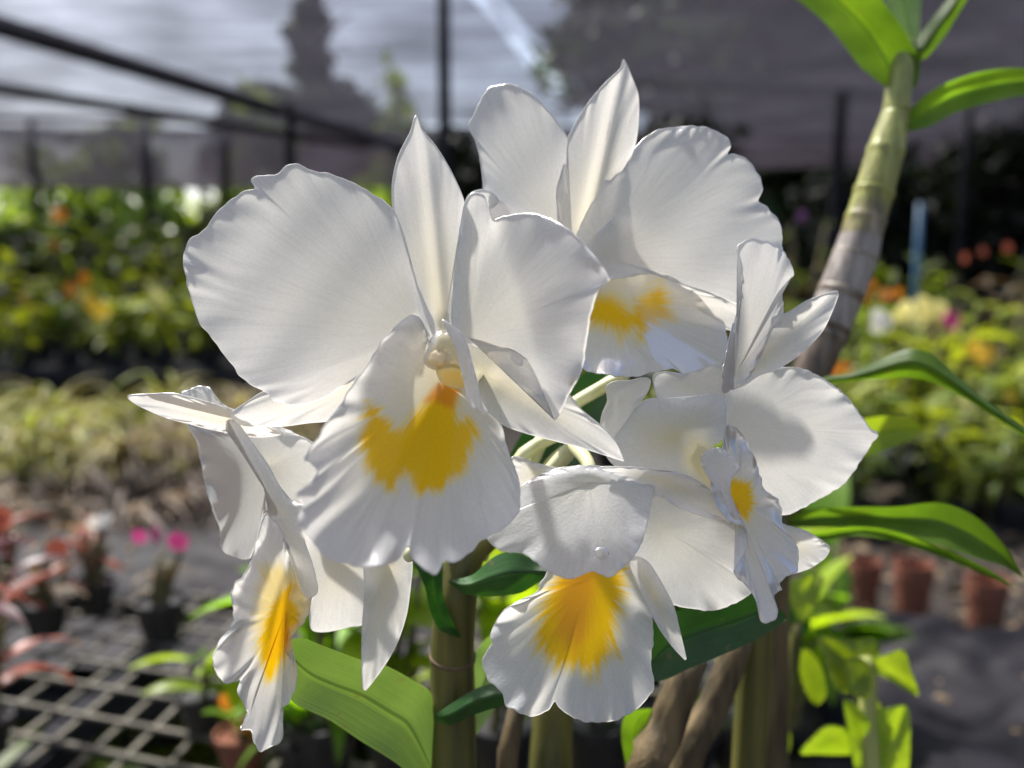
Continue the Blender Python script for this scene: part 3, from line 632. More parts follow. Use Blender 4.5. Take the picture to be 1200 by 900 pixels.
blade('leaf', orchid, L3([(748, 790), (762, 735), (805, 712), (850, 700), (891, 690), (912, 712), (922, 722)], .262, .258), L3([(748, 796), (775, 798), (807, 784), (850, 766), (882, 752), (905, 738), (922, 726)], .262, .258), M['leaf_dark'], fold=3, seed=6)
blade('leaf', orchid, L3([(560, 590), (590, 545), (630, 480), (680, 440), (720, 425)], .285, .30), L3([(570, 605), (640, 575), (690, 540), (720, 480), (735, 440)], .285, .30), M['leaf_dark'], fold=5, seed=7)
blade('leaf', orchid, L3([(735, 905), (728, 860), (735, 835), (760, 830)], .31, .30), L3([(755, 905), (760, 870), (765, 850), (768, 832)], .31, .30), M['leaf_mid'], fold=2, seed=8)

# ================================================================== the tall cane beside it
caneR = .375
c0 = P(900, 700, caneR); c0.z = BENCH_Z
cp_ = tag(empty('cane_orchid', c0), 'tall leaning grey cane with yellow-green leafy top, rising behind the white blooms', 'orchid')
CP = [(c0 + Vector((.01, 0, .08))), P(905, 640, caneR), P(925, 520, caneR), P(947, 445, caneR), P(971, 385, caneR), P(987, 338, caneR), P(1003, 298, caneR), P(1013, 262, caneR), P(1025, 222, caneR), P(1040, 170, caneR), P(1050, 132, caneR), P(1055, 92, caneR), P(1062, 50, caneR)]
CR = [.0085, .0088, .009, .0092, .0100, .0108, .0104, .0098, .0094, .0086, .0066, .0062, .005]
CR = [r * .93 for r in CR]
def sub(a, b): return CP[a:b], CR[a:b]
def cane_material():
    m, nt, n, l, out = nodemat('mottled_cane')
    tc = n.new('ShaderNodeTexCoord'); sx = n.new('ShaderNodeSeparateXYZ'); l.new(tc.outputs['Object'], sx.inputs[0])
    no = n.new('ShaderNodeTexNoise'); no.inputs['Scale'].default_value = 60; no.inputs['Detail'].default_value = 5; l.new(tc.outputs['Object'], no.inputs['Vector'])
    mp = n.new('ShaderNodeMapping'); mp.inputs['Scale'].default_value = (1, 1, .12); mp.inputs['Rotation'].default_value = (0, R(-18), 0); l.new(tc.outputs['Object'], mp.inputs[0])
    st = n.new('ShaderNodeTexNoise'); st.inputs['Scale'].default_value = 260; st.inputs['Detail'].default_value = 3; l.new(mp.outputs[0], st.inputs['Vector'])
    mm = n.new('ShaderNodeMath'); mm.operation = 'MULTIPLY_ADD'; mm.inputs[1].default_value = .05; l.new(no.outputs[0], mm.inputs[0]); l.new(sx.outputs[2], mm.inputs[2])
    z0, z1 = CP[3].z - BENCH_Z + .025, CP[12].z - BENCH_Z + .025
    mr = n.new('ShaderNodeMapRange'); mr.inputs[1].default_value = z0; mr.inputs[2].default_value = z1; l.new(mm.outputs[0], mr.inputs[0])
    r = ramp(nt, mr.outputs[0], [(0, (.10, .075, .055)), (.22, (.19, .16, .13)), (.36, (.27, .24, .20)), (.46, (.22, .19, .10)), (.54, (.26, .27, .07)), (.75, (.30, .32, .10)), (1, (.30, .36, .11))])
    c = mix(nt, .85, r.outputs[0], ramp(nt, st.outputs[0], [(.3, (.45, .42, .38)), (.7, (1.45, 1.42, 1.35))]).outputs[0], 'MULTIPLY')
    pb = n.new('ShaderNodeBsdfPrincipled'); pb.inputs['Roughness'].default_value = .4; l.new(c, pb.inputs['Base Color'])
    bp = n.new('ShaderNodeBump'); bp.inputs['Strength'].default_value = .7; bp.inputs['Distance'].default_value = .001; l.new(st.outputs[0], bp.inputs['Height']); l.new(bp.outputs[0], pb.inputs['Normal'])
    l.new(pb.outputs[0], out.inputs[0]); return m
M['cane_mix'] = cane_material()
tube('cane', cp_, *sub(0, 4), M['cane_brown'], n=22, seg=40)
tube('cane', cp_, *sub(3, 6), M['cane_mix'], n=22, seg=40, nodes=[(.5, .10, .04), (.95, .06, .05)])
tube('cane', cp_, *sub(5, 9), M['cane_mix'], n=22, seg=50, nodes=[(.33, .07, .025), (.70, .06, .03), (.98, .08, .04)])
tube('cane', cp_, *sub(8, 11), M['cane_mix'], n=22, seg=30, nodes=[(.5, .08, .04)])
tube('cane', cp_, *sub(10, 13), M['cane_mix'], n=22, seg=20)
for i, r_ in ((4, .0098),):
    d_ = (CP[i + 1] - CP[i - 1]).normalized() * .0012
    tube('cane_ring', cp_, [CP[i] - d_, CP[i] + d_], [r_, r_ * .98], M['node'], n=22, seg=4)
tube('sheath', cp_, [CP[5] - Vector((0, 0, .001)), CP[6], CP[6] + (CP[7] - CP[6]) * .55], [.0104, .0101, .0095], M['sheath'], n=22, seg=12, cap=False)
tube('sheath', cp_, [CP[4] + Vector((0, 0, .0015)), CP[5] - (CP[5] - CP[4]) * .25], [.0099, .0104], M['sheath'], n=22, seg=8, cap=False)
lathe('pot', cp_, (c0.x, c0.y, BENCH_Z + .004), [(.05, 0), (.065, .085), (.07, .085), (.07, .10), (.065, .10), (.06, .08)], M['blackpot'], 24)
blade('leaf', cp_, L3([(1048, 110), (1010, 80), (987, 50), (960, 20), (920, -10), (880, -30)], .375, .36), L3([(1058, 112), (1074, 100), (1078, 74), (1065, 45), (1045, 15), (1010, -30)], .375, .36), M['leaf_mid'], fold=7, seed=11)
blade('leaf', cp_, L3([(1064, 92), (1062, 50), (1045, 15), (1028, -20), (1030, -60)], .38, .40), L3([(1068, 92), (1076, 55), (1078, 30), (1078, -10), (1060, -60)], .38, .40), M['leaf_pale'], fold=4, seed=12)
blade('leaf', cp_, L3([(1064, 66), (1080, 38), (1110, 0), (1150, -40)], .376, .37), L3([(1068, 74), (1085, 68), (1106, 44), (1133, 0), (1155, -38)], .376, .37), M['leaf_mid'], fold=-3, seed=13)
blade('leaf', cp_, L3([(1046, 152), (1080, 115), (1110, 97), (1150, 84), (1200, 80), (1260, 95)], .375, .35), L3([(1050, 156), (1085, 150), (1120, 132), (1160, 120), (1200, 112), (1260, 105)], .375, .35), M['leaf_mid'], fold=5, seed=14)

# leafy shoot whose long leaves reach out to the right of the blooms
s0 = P(880, 640, .33); s0.z = BENCH_Z
sh = tag(empty('leafy_shoot', s0), 'shoot with long arching green leaves spreading beside the right-hand bloom', 'orchid')
tube('cane', sh, [s0 + Vector((0, 0, .06)), P(890, 680, .335), P(905, 620, .335), P(925, 520, .335), P(960, 455, .335)], [.007, .007, .0065, .006, .004], M['cane_green'], n=16)
lathe('pot', sh, (s0.x + .01, s0.y + .075, BENCH_Z + .004), [(.045, 0), (.06, .075), (.065, .075), (.065, .09), (.06, .09), (.055, .07)], M['blackpot'], 24)
blade('leaf', sh, L3([(955, 447), (973, 440), (997, 437), (1028, 423), (1055, 411), (1073, 408), (1092, 415), (1113, 433), (1144, 460), (1175, 483), (1230, 524)], .335, .30), L3([(955, 452), (975, 449), (1004, 446), (1043, 443), (1064, 442), (1082, 445), (1095, 449), (1113, 457), (1148, 477), (1175, 495), (1230, 530)], .335, .30), M['leaf_mid'], fold=-4, seed=15)
blade('leaf', sh, L3([(930, 515), (985, 500), (1012, 491), (1043, 487), (1070, 492), (1083, 503)], .34, .36), L3([(930, 530), (985, 538), (1014, 535), (1043, 525), (1067, 515), (1083, 505)], .34, .36), M['leaf_lime'], fold=3, seed=16)
blade('leaf', sh, L3([(905, 612), (955, 596), (1012, 594), (1050, 594), (1091, 589), (1114, 592), (1141, 604), (1163, 623), (1182, 646), (1199, 676)], .335, .31), L3([(905, 618), (955, 618), (993, 617), (1031, 619), (1069, 628), (1090, 635), (1107, 641), (1144, 654), (1175, 663), (1199, 677)], .335, .31), M['leaf_mid'], fold=5, seed=17)
blade('leaf', sh, L3([(930, 628), (969, 622), (1020, 615), (1070, 628), (1120, 648), (1160, 668), (1190, 688)], .345, .33), L3([(930, 632), (969, 632), (1010, 628), (1060, 638), (1110, 656), (1150, 672), (1190, 689)], .345, .33), M['leaf_mid'], fold=3, seed=18)

# ================================================================== the setting
def sheet(name, x0, x1, y0, y1, z, mat, nx=2, ny=2, amp=0, sc_=1, seed=0, label=None):
    v = []; f = []
    for j in range(ny):
        for i in range(nx):
            x = x0 + (x1 - x0) * i / (nx - 1); y = y0 + (y1 - y0) * j / (ny - 1)
            h = 0
            if amp:
                q = Vector((x * sc_, y * sc_, seed)); h = amp * (mnoise.noise(q) + .5 * mnoise.noise(q * 2.3) + .9 * abs(mnoise.noise(Vector((q.x * 1.6 + q.y * 2.2, q.y * 4.5 - q.x * 2, seed)))))
            v.append((x, y, z + h))
    for j in range(ny - 1):
        for i in range(nx - 1): f.append((j * nx + i, j * nx + i + 1, (j + 1) * nx + i + 1, (j + 1) * nx + i))
    return mk(name, v, f, mat)
tag(sheet('ground', -300, 300, -60, 500, 0, M['soil']), kind='structure')

# near bench: a lattice top of weathered bars, nailed on a frame
bench = tag(empty('lattice_bench', (-.4, .7, 0)), 'low bench with weathered diamond lattice top under the flowering orchid', 'bench')
BX0, BX1, BY0, BY1 = -1.05, .22, .14, 1.10
def clip_line(p0, ang):
    d = (math.cos(ang), math.sin(ang)); t0, t1 = -9, 9
    for k, (lo, hi) in enumerate(((BX0, BX1), (BY0, BY1))):
        if abs(d[k]) < 1e-6: continue
        a, b = (lo - p0[k]) / d[k], (hi - p0[k]) / d[k]
        t0 = max(t0, min(a, b)); t1 = min(t1, max(a, b))
    return None if t1 - t0 < .06 else ((p0[0] + d[0] * t0, p0[1] + d[1] * t0), (p0[0] + d[0] * t1, p0[1] + d[1] * t1))
for ang, sp, zo, n0, n1 in ((R(-16), .051, -.004, 0, 30), (R(83), .046, -.0085, 0, 34)):
    nx, ny = -math.sin(ang), math.cos(ang)
    for k in range(-5, 40):
        off = k * sp + random.uniform(-.003, .003) + (.02 if zo < -.005 else .0)
        c = clip_line((nx * off, ny * off), ang + random.uniform(-.012, .012))
        if c: bar('bar', bench, (*c[0], BENCH_Z + zo), (*c[1], BENCH_Z + zo), .0048, .0036, M['bench'])
for a, b in (((BX0, BY0), (BX0, BY1)), ((BX1, BY0), (BX1, BY1)), ((BX0, BY0), (BX1, BY0)), ((BX0, BY1), (BX1, BY1)), ((-.45, BY0), (-.45, BY1))):
    bar('rail', bench, (*a, BENCH_Z - .027), (*b, BENCH_Z - .027), .03, .03, M['steel'])
for x in (BX0 + .02, BX1 - .02):
    for y in (BY0 + .02, BY1 - .02): bar('leg', bench, (x, y, 0), (x, y, BENCH_Z - .043), .035, .035, M['steel'])

# beyond and to the right: staging covered with weed mat and grit
PL = .60
stg = tag(empty('staging', (0, 2.2, 0)), 'broad low staging covered with grit and dark weed mat', 'staging')
mk('deck', box_verts(-3.4, 3.4, 1.22, 3.7, PL - .05, PL - .012), box_faces(), M['steel'], stg, smooth=False)
for x in (-3.3, -1.7, 0, 1.7, 3.3):
    for y in (1.3, 3.6): bar('leg', stg, (x, y, 0), (x, y, PL - .05), .05, .05, M['steel'])
g = sheet('grit_bed', -3.4, 3.4, 1.225, 3.7, PL + .002, M['gravel'], 110, 60, .012, 9, 3); tag(g, kind='structure')
wm = sheet('weed_mat', -3.4, .1, 1.23, 1.95, PL + .030, M['mat'], 160, 40, .014, 4, 5); tag(wm, kind='structure')
wm2 = sheet('weed_mat', .24, 2.6, .55, 1.24, .70, M['mat'], 220, 90, .030, 4.2, 8); tag(wm2, kind='structure')
wb = tag(empty('low_bench', (1.3, 1.1, 0)), 'low board bench carrying the creased dark weed mat', 'bench')
mk('deck', box_verts(.24, 2.6, .56, 1.21, .62, .665), box_faces(), M['steel'], wb, smooth=False)
for x in (.4, 2.5):
    for y in (.62, 1.15): bar('leg', wb, (x, y, 0), (x, y, .62), .05, .05, M['steel'])
bb = tag(empty('back_bench', (-3, 4.6, 0)), 'long bench holding the rear row of orchids', 'bench')
mk('deck', box_verts(-6, 6, 4.05, 5.6, .74, .79), box_faces(), M['steel'], bb, smooth=False)
for x in (-5.9, -3, 0, 3, 5.9):
    for y in (4.12, 5.5): bar('leg', bb, (x, y, 0), (x, y, .74), .05, .05, M['steel'])

# shade house: posts, beams, roof net, wall net
RZ = 2.78
def post(px, Y, r, h=RZ, label=None):
    q = GY(px, 330, Y)
    o = tube('post', None, [(q.x, Y, 0), (q.x, Y, h / 2), (q.x, Y, h)], [r] * 3, M['steel'], n=12, seg=6, origin=(q.x, Y, 0))
    tag(o, label or 'slim dark steel post holding up the shade net', 'post', 'posts of the shade house')
post(523, 4.2, .032, 2.84, label='dark steel post standing clear between the two upper blooms')
post(345, 7.2, .045, label='slim dark post below the conical tree'); post(975, 6.8, .05, label='brownish dark post left of the blue pipe'); post(1122, 7.4, .04, label='dark post right of the blue pipe'); post(180, 9.2, .05, 3.05); post(270, 9.2, .05, 3.05); post(50, 9.2, .04, 3.05)
def beam(a, b, w, h, label):
    o = bar('beam', None, a, b, w, h, M['beam'], origin=a); tag(o, label, 'beam', 'roof beams'); return o
b0 = GZ(-120, -5, RZ); b1 = GZ(600, 212, RZ)
beam(b0, b1, .12, .10, 'grey roof beam running away under the bright net')
beam(GZ(-140, 82, RZ - .03), GZ(430, 172, RZ - .03), .22, .05, 'broad grey batten where two roof nets are lapped')
beam((-9, 9.3, 3.06), (-1.2, 9.3, 3.06), .05, .05, 'thin rail carrying the rear curtain')
roof = tag(empty('shade_net', (0, 3, RZ)), 'grey woven shade net stretched flat overhead', 'shade net')
ga, gb_ = GZ(566, 5, RZ + .05), GZ(664, 122, RZ + .05)
GM = (gb_.x - ga.x) / (gb_.y - ga.y)
def gapx(y): return ga.x + GM * (y - ga.y)
def roof_panel(side, y0, y1, n=26, lift=0):
    v = []; f = []
    for j in range(n):
        y = y0 + (y1 - y0) * j / (n - 1)
        for i in range(n):
            u = i / (n - 1)
            gx = gapx(y) + side * (.055 + .03 * math.sin(y * 2.1))
            x = gx + (side * 12 - gx) * u
            v.append((x, y, RZ + .06 + lift - .10 * math.sin(math.pi * u) + .02 * mnoise.noise(Vector((x, y, 2)))))
    for j in range(n - 1):
        for i in range(n - 1): f.append((j * n + i, j * n + i + 1, (j + 1) * n + i + 1, (j + 1) * n + i))
    return mk('net_panel', v, f, M['roofnet'], roof)
roof_panel(-1, -6, 8.9); roof_panel(1, -6, 9.4)
roof_panel(-1, 4.5, 8.9, lift=.12); roof_panel(1, 4.4, 9.3, lift=.12)  # second net layer, added to dim the far sky and the back benches
wall = tag(empty('wall_net', (0, 9.4, 0)), 'dark shade cloth hung as the rear wall of the shade house', 'shade net')
def curtain(x0, x1, y, z0, z1, mat, parent, amp=.05):
    n = 60; v = []; f = []
    for i in range(n):
        x = x0 + (x1 - x0) * i / (n - 1)
        for k in range(6):
            z = z0 + (z1 - z0) * k / 5
            v.append((x, y + amp * 2 * math.sin(x * 5 + k * .3) + amp * 2 * mnoise.noise(Vector((x * 2, z, 0))), z))
    for i in range(n - 1):
        for k in range(5): f.append((i * 6 + k, (i + 1) * 6 + k, (i + 1) * 6 + k + 1, i * 6 + k + 1))
    return mk('net_panel', v, f, mat, parent)
curtain(-9, -1.2, 9.4, 2.30, 2.98, M['curtain'], wall)
curtain(-1.2, 9, 9.5, 2.55, 3.0, M['curtain'], wall)
side = tag(empty('side_net', (7, 5, 0)), 'dark shade cloth hung along the right side of the shade house', 'shade net')
def side_curtain():
    n = 40; v = []; f = []
    for i in range(n):
        y = 3.2 + 6.3 * i / (n - 1)
        x = 6.6 - .25 * (y - 3.2)
        for k in range(6):
            v.append((x + .05 * math.sin(y * 6), y, .9 + 1.95 * k / 5))
    for i in range(n - 1):
        for k in range(5): f.append((i * 6 + k, (i + 1) * 6 + k, (i + 1) * 6 + k + 1, i * 6 + k + 1))
    return mk('net_panel', v, f, M['wallnet'], side)
side_curtain()
lside = tag(empty('side_net', (-7.5, 2, 0)), 'unseen dark shade cloth added along the left side to cut the sky fill', 'shade net')
def flat_net(a, b, z0, z1, parent):
    n = 30; v = []; f = []
    for i in range(n):
        t = i / (n - 1); x = a[0] + (b[0] - a[0]) * t; y = a[1] + (b[1] - a[1]) * t
        o_ = .05 * math.sin(t * 60)
        v += [(x + o_, y + o_, z0), (x - o_, y, (z0 + z1) / 2), (x, y, z1)]
    for i in range(n - 1):
        for k in range(2): f.append((i * 3 + k, i * 3 + 3 + k, i * 3 + 4 + k, i * 3 + k + 1))
    return mk('net_panel', v, f, M['wallnet'], parent)
flat_net((-7.5, -5), (-7.5, 7.5), .3, 2.8, lside)  # unseen left net, put in to hold back sky fill
flat_net((7.5, -5), (6.9, 3.2), .3, 2.8, side)  # unseen forward run of the right net, likewise added against sky fill

# ================================================================== plants on the benches
def leaf_mesh(name, L, w, arch, fold, mat, n=7, tipw=0.0):
    v = []; f = []
    for i in range(n):
        t = i / (n - 1)
        ww = w * (math.sin(math.pi * min(1, .12 + t * .88)) ** .7) * (1 if t < 1 else .05)
        a = arch * t
        x = L * (math.sin(a) / arch if arch else t); z = L * ((1 - math.cos(a)) / arch if arch else 0)
        v += [(x, -ww, -z + fold * ww), (x, 0, -z), (x, ww, -z + fold * ww)]
    for i in range(n - 1):
        for k in range(2):
            f.append((i * 3 + k, i * 3 + k + 1, i * 3 + k + 4, i * 3 + k + 3))
    me = bpy.data.meshes.new(name); me.from_pydata(v, [], f); me.materials.append(mat)
    me.polygons.foreach_set('use_smooth', [True] * len(f)); return me
LEAF = {}
for k in ('bg_green', 'bg_lime', 'bg_dark', 'bg_dry', 'bg_red', 'bg_maroon', 'leaf_lime', 'leaf_mid', 'bg_straw'):
    LEAF[k] = [leaf_mesh(k + '_blade', 1, .13, 1.1, .5, M[k]), leaf_mesh(k + '_strap', 1, .085, 1.7, .6, M[k]), leaf_mesh(k + '_oval', 1, .2, .7, .35, M[k]), leaf_mesh(k + '_grass', 1, .028, 1.5, .5, M[k])]
def blossom_mesh(name, mat):
    v = []; f = []
    for p in range(5):
        a = 2 * math.pi * p / 5 + .3
        ca, sa = math.cos(a), math.sin(a)
        b = len(v)
        for r, w, z in ((.05, .06, 0), (.3, .22, .06), (.42, .2, .05), (.5, .03, -.02)):
            for s in (-1, 1): v.append((r * ca - s * w * sa, r * sa + s * w * ca, z))
        for i in range(3): f.append((b + 2 * i, b + 2 * i + 1, b + 2 * i + 3, b + 2 * i + 2))
    b = len(v)
    for k in range(6): v.append((.1 * math.cos(k * 1.047), .1 * math.sin(k * 1.047), .05))
    v.append((0, -.08, .24)); f += [(b + k, b + (k + 1) % 6, b + 6) for k in range(6)]
    me = bpy.data.meshes.new(name); me.from_pydata(v, [], f); me.materials.append(mat)
    me.polygons.foreach_set('use_smooth', [True] * len(f)); return me
BLO = {k: blossom_mesh(k + '_mesh', M[k]) for k in M if k.startswith('fl_')}
def pot_mesh(mat):
    prof = [(.30, 0), (.42, .55), (.46, .55), (.46, .68), (.42, .68), (.39, .58)]; n = 14; v = []; f = []
    for r, z in prof:
        for k in range(n): v.append((r * math.cos(2 * math.pi * k / n), r * math.sin(2 * math.pi * k / n), z))
    for i in range(len(prof) - 1):
        for k in range(n): f.append((i * n + k, i * n + (k + 1) % n, (i + 1) * n + (k + 1) % n, (i + 1) * n + k))
    f.append(list(range(n))[::-1]); f.append(list(range(5 * n, 6 * n)))
    me = bpy.data.meshes.new('pot_mesh'); me.from_pydata(v, [], f); me.materials.append(mat); return me
POT = {k: pot_mesh(M[k]) for k in ('terra', 'blackpot')}
def cane_mesh():
    n = 7; v = []; f = []
    for i in range(6):
        t = i / 5; r = .022 * (1.1 - .5 * t) * (1 + .18 * (i % 2))
        for k in range(n): v.append((r * math.cos(6.2832 * k / n) + .06 * t * t, r * math.sin(6.2832 * k / n), t))
    for i in range(5):
        for k in range(n): f.append((i * n + k, i * n + (k + 1) % n, (i + 1) * n + (k + 1) % n, (i + 1) * n + k))
    f.append(list(range(5 * n, 6 * n)))
    me = bpy.data.meshes.new('cane_mesh'); me.from_pydata(v, [], f); me.materials.append(M['cane_bg'])
    me.polygons.foreach_set('use_smooth', [True] * len(f)); return me
CANE = cane_mesh()

ROOT = leaf_mesh('root_strand', 1, .022, 1.9, .9, M['root'])
def plant(loc, h, label, group, leaf='bg_green', shape=0, n_cane=3, n_leaf=14, ll=.14, spread=.10, pot='blackpot', pr=.07, fl=None, n_fl=0, fs=.045, seed=0, cat='orchid', name='potted_orchid', up=.5, leaf2=None, flz=(.7, 1.1), roots=0):
    rr = random.Random(seed * 7919 + 13)
    o = tag(empty(name, loc), label, cat, group)
    z0 = 0
    if pot:
        inst('pot', POT[pot], o, (0, 0, 0), (0, 0, rr.random()), pr / .46); z0 = pr * 1.25
    tips = []
    for c in range(n_cane):
        a = rr.uniform(0, 6.28); tl = rr.uniform(.05, .35); hh = h * rr.uniform(.65, 1.05)
        inst('cane', CANE, o, (rr.uniform(-.3, .3) * pr, rr.uniform(-.3, .3) * pr, z0 * .9), (tl * math.sin(a), tl * math.cos(a), 0), (h * .35 + .12, h * .35 + .12, hh))
        tips.append((a, tl, hh))
    for k in range(n_leaf):
        a, tl, hh = tips[k % max(1, n_cane)] if n_cane else (0, 0, h)
        t = rr.uniform(.15, 1.0)
        # cane direction after XYZ euler (ax, ay, 0) of +z
        ax, ay = tl * math.sin(a), tl * math.cos(a)
        dx, dy, dz = math.sin(ay) * math.cos(ax), -math.sin(ax), math.cos(ax) * math.cos(ay)
        p = (dx * hh * t, dy * hh * t, z0 * .9 + dz * hh * t)
        s = ll * rr.uniform(.7, 1.25)
        ms = LEAF[leaf2 if leaf2 and rr.random() < .4 else leaf]
        inst('leaf', ms[shape if shape == 3 or rr.random() < .75 else rr.randrange(3)], o, p, (rr.uniform(-.4, .4), -up + rr.uniform(-.5, .45), rr.uniform(0, 6.28)), s)
    for k in range(roots):
        a = rr.uniform(0, 6.28)
        inst('root', ROOT, o, (.03 * math.cos(a), .03 * math.sin(a), z0 + rr.uniform(.0, .14)), (rr.uniform(-.5, .5), rr.uniform(-.5, .6), a), rr.uniform(.12, .24))
    for k in range(n_fl):
        a = rr.uniform(0, 6.28); r_ = spread * rr.random() ** .5
        fz = h * rr.uniform(*flz) + z0
        inst('flower', BLO[fl], o, (r_ * math.cos(a), r_ * math.sin(a), fz), (1.35 + rr.uniform(-.5, .5), rr.uniform(-.4, .4), rr.uniform(-.7, .7)), fs * rr.uniform(.8, 1.25))
    return o

def stand(px, Y, z): q = GY(px, 330, Y); return (q.x, Y, z)
# ---- left rear bench: green and lime orchids with a few yellow blooms
sd_ = 0
rearL = [(-40, 4.3), (20, 4.25), (75, 4.35), (130, 4.3), (185, 4.3), (240, 4.35), (295, 4.3), (345, 4.4),
         (-20, 4.75), (45, 4.8), (105, 4.75), (165, 4.8), (225, 4.8), (280, 4.85), (330, 4.8),
         (-10, 5.3), (60, 5.35), (125, 5.3), (190, 5.35), (255, 5.3), (320, 5.35), (420, 5.3), (500, 5.3), (560, 5.2)]
for i, (px, Y) in enumerate(rearL):
    back = Y > 4.6
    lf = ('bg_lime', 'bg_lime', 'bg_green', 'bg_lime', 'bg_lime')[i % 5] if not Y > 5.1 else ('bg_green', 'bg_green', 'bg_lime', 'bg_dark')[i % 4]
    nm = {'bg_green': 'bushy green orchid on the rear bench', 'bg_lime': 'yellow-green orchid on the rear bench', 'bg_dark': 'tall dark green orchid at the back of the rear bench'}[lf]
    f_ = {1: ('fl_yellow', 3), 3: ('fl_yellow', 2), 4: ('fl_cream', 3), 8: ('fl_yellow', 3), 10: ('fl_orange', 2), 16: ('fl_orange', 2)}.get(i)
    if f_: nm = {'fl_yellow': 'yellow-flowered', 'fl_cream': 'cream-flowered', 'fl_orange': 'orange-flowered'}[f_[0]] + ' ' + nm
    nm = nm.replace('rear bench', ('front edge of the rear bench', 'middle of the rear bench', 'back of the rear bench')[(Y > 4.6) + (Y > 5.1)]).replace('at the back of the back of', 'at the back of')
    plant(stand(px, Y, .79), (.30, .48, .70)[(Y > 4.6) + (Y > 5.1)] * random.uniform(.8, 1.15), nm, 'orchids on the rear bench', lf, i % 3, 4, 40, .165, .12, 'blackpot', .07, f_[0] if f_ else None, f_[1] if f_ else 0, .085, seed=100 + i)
# ---- left middle: straw-coloured tufts with hanging dry roots
for i, (px, Y) in enumerate([(-60, 2.45), (10, 2.4), (75, 2.5), (135, 2.42), (195, 2.5), (255, 2.45), (315, 2.5), (-30, 2.95), (50, 3.0), (125, 2.95), (200, 3.0), (275, 2.95), (340, 3.0)]):
    dry = i in (3, 4, 5, 11, 12, 6)
    plant(stand(px, Y, PL), .20 if not dry else .17, ('grassy straw-green tuft with pale roots on the staging' if not dry else 'withered brown tuft with pale roots on the staging'), 'tufts on the staging',
          'bg_straw' if not dry else 'bg_dry', 3, 5, 75, .20, .1, 'blackpot', .03, seed=200 + i, name='grassy_tuft', cat='plant', up=.7, roots=14, leaf2='bg_lime' if not dry else 'bg_straw')
for i in range(13):
    px = -60 + 36 * i + random.uniform(-12, 12)
    plant(stand(px, 2.08 + random.uniform(-.08, .12), PL), .07, 'low withered tangle of roots in front of the grassy tufts', 'root tangles on the staging', 'bg_dry', 1, 3, 10, .10, .05, None, .03, seed=260 + i, name='root_tangle', cat='plant', up=.5, roots=12)
# ---- left, on the weed mat and lattice bench
def small(px, py, z, h, label, leaf, fl=None, n=0, seed=0, ll=.06, pot='blackpot', pr=.028, fs=.022, nl=12, up=.9, shape=1, nc=6, leaf2='bg_dry', flz=(.8, 1.1), name='potted_orchid'):
    q = GZ(px, py, z)
    return plant((q.x, q.y, z), h, label, 'small potted orchids on the lattice bench', leaf, shape, nc, nl, ll, .03, pot, pr, fl, n, fs, seed=seed, leaf2=leaf2, up=up, flz=flz, name=name)
small(-12, 880, BENCH_Z, .16, 'maroon-leaved orchid in a clay pot at the bench corner', 'bg_maroon', seed=301, pot='blackpot', pr=.022, ll=.09, leaf2='bg_red', nl=16)
small(55, 742, BENCH_Z, .085, 'orchid with dry coral-red leaves in a small dark pot', 'bg_red', 'fl_red', 2, 302)
small(190, 745, BENCH_Z, .075, 'dry-caned orchid bearing magenta blooms', 'bg_dry', 'fl_pink', 3, 303, nc=9, nl=9, pr=.032, ll=.045, flz=(.9, 1.15))
small(112, 715, BENCH_Z, .085, 'dry-leaved orchid with small white blooms', 'bg_red', 'fl_white', 2, 304, flz=(.95, 1.1))
small(5, 720, BENCH_Z, .10, 'orchid with coral red blooms and withered leaves', 'bg_red', 'fl_red', 5, 305, fs=.028)
small(-40, 760, BENCH_Z, .12, 'maroon-leaved orchid behind the clay pot', 'bg_maroon', None, 0, 306, ll=.08, leaf2='bg_red')
small(285, 900, BENCH_Z, .035, 'young orchid in a red pot with orange blooms', 'leaf_lime', 'fl_orange', 3, 310, pot='terra', pr=.024, fs=.022, ll=.05, nl=5, nc=2, shape=2, leaf2='leaf_mid', flz=(.5, 1.1))
small(238, 850, BENCH_Z, .045, 'small light-green seedling leaning over the lattice bench', 'leaf_lime', None, 0, 311, pr=.024, ll=.065, nl=8, nc=2, shape=2, up=.5, leaf2='leaf_mid')
small(352, 905, BENCH_Z, .06, 'grassy green seedling beside the red pot', 'leaf_mid', None, 0, 312, pr=.022, ll=.07, nl=9, nc=2, shape=1, up=1.0, leaf2='leaf_lime')
# under the lattice: low greenery on the ground
for i in range(16):
    x = random.uniform(-.95, .1); y = random.uniform(.75, 1.5)
    plant((x, y, 0), .55, 'low fern-like weed growing under the lattice bench', 'weeds under the bench', ('bg_green', 'bg_lime')[i % 2], 0, 4, 26, .18, .1, None, .05, seed=330 + i, name='weed', cat='plant')
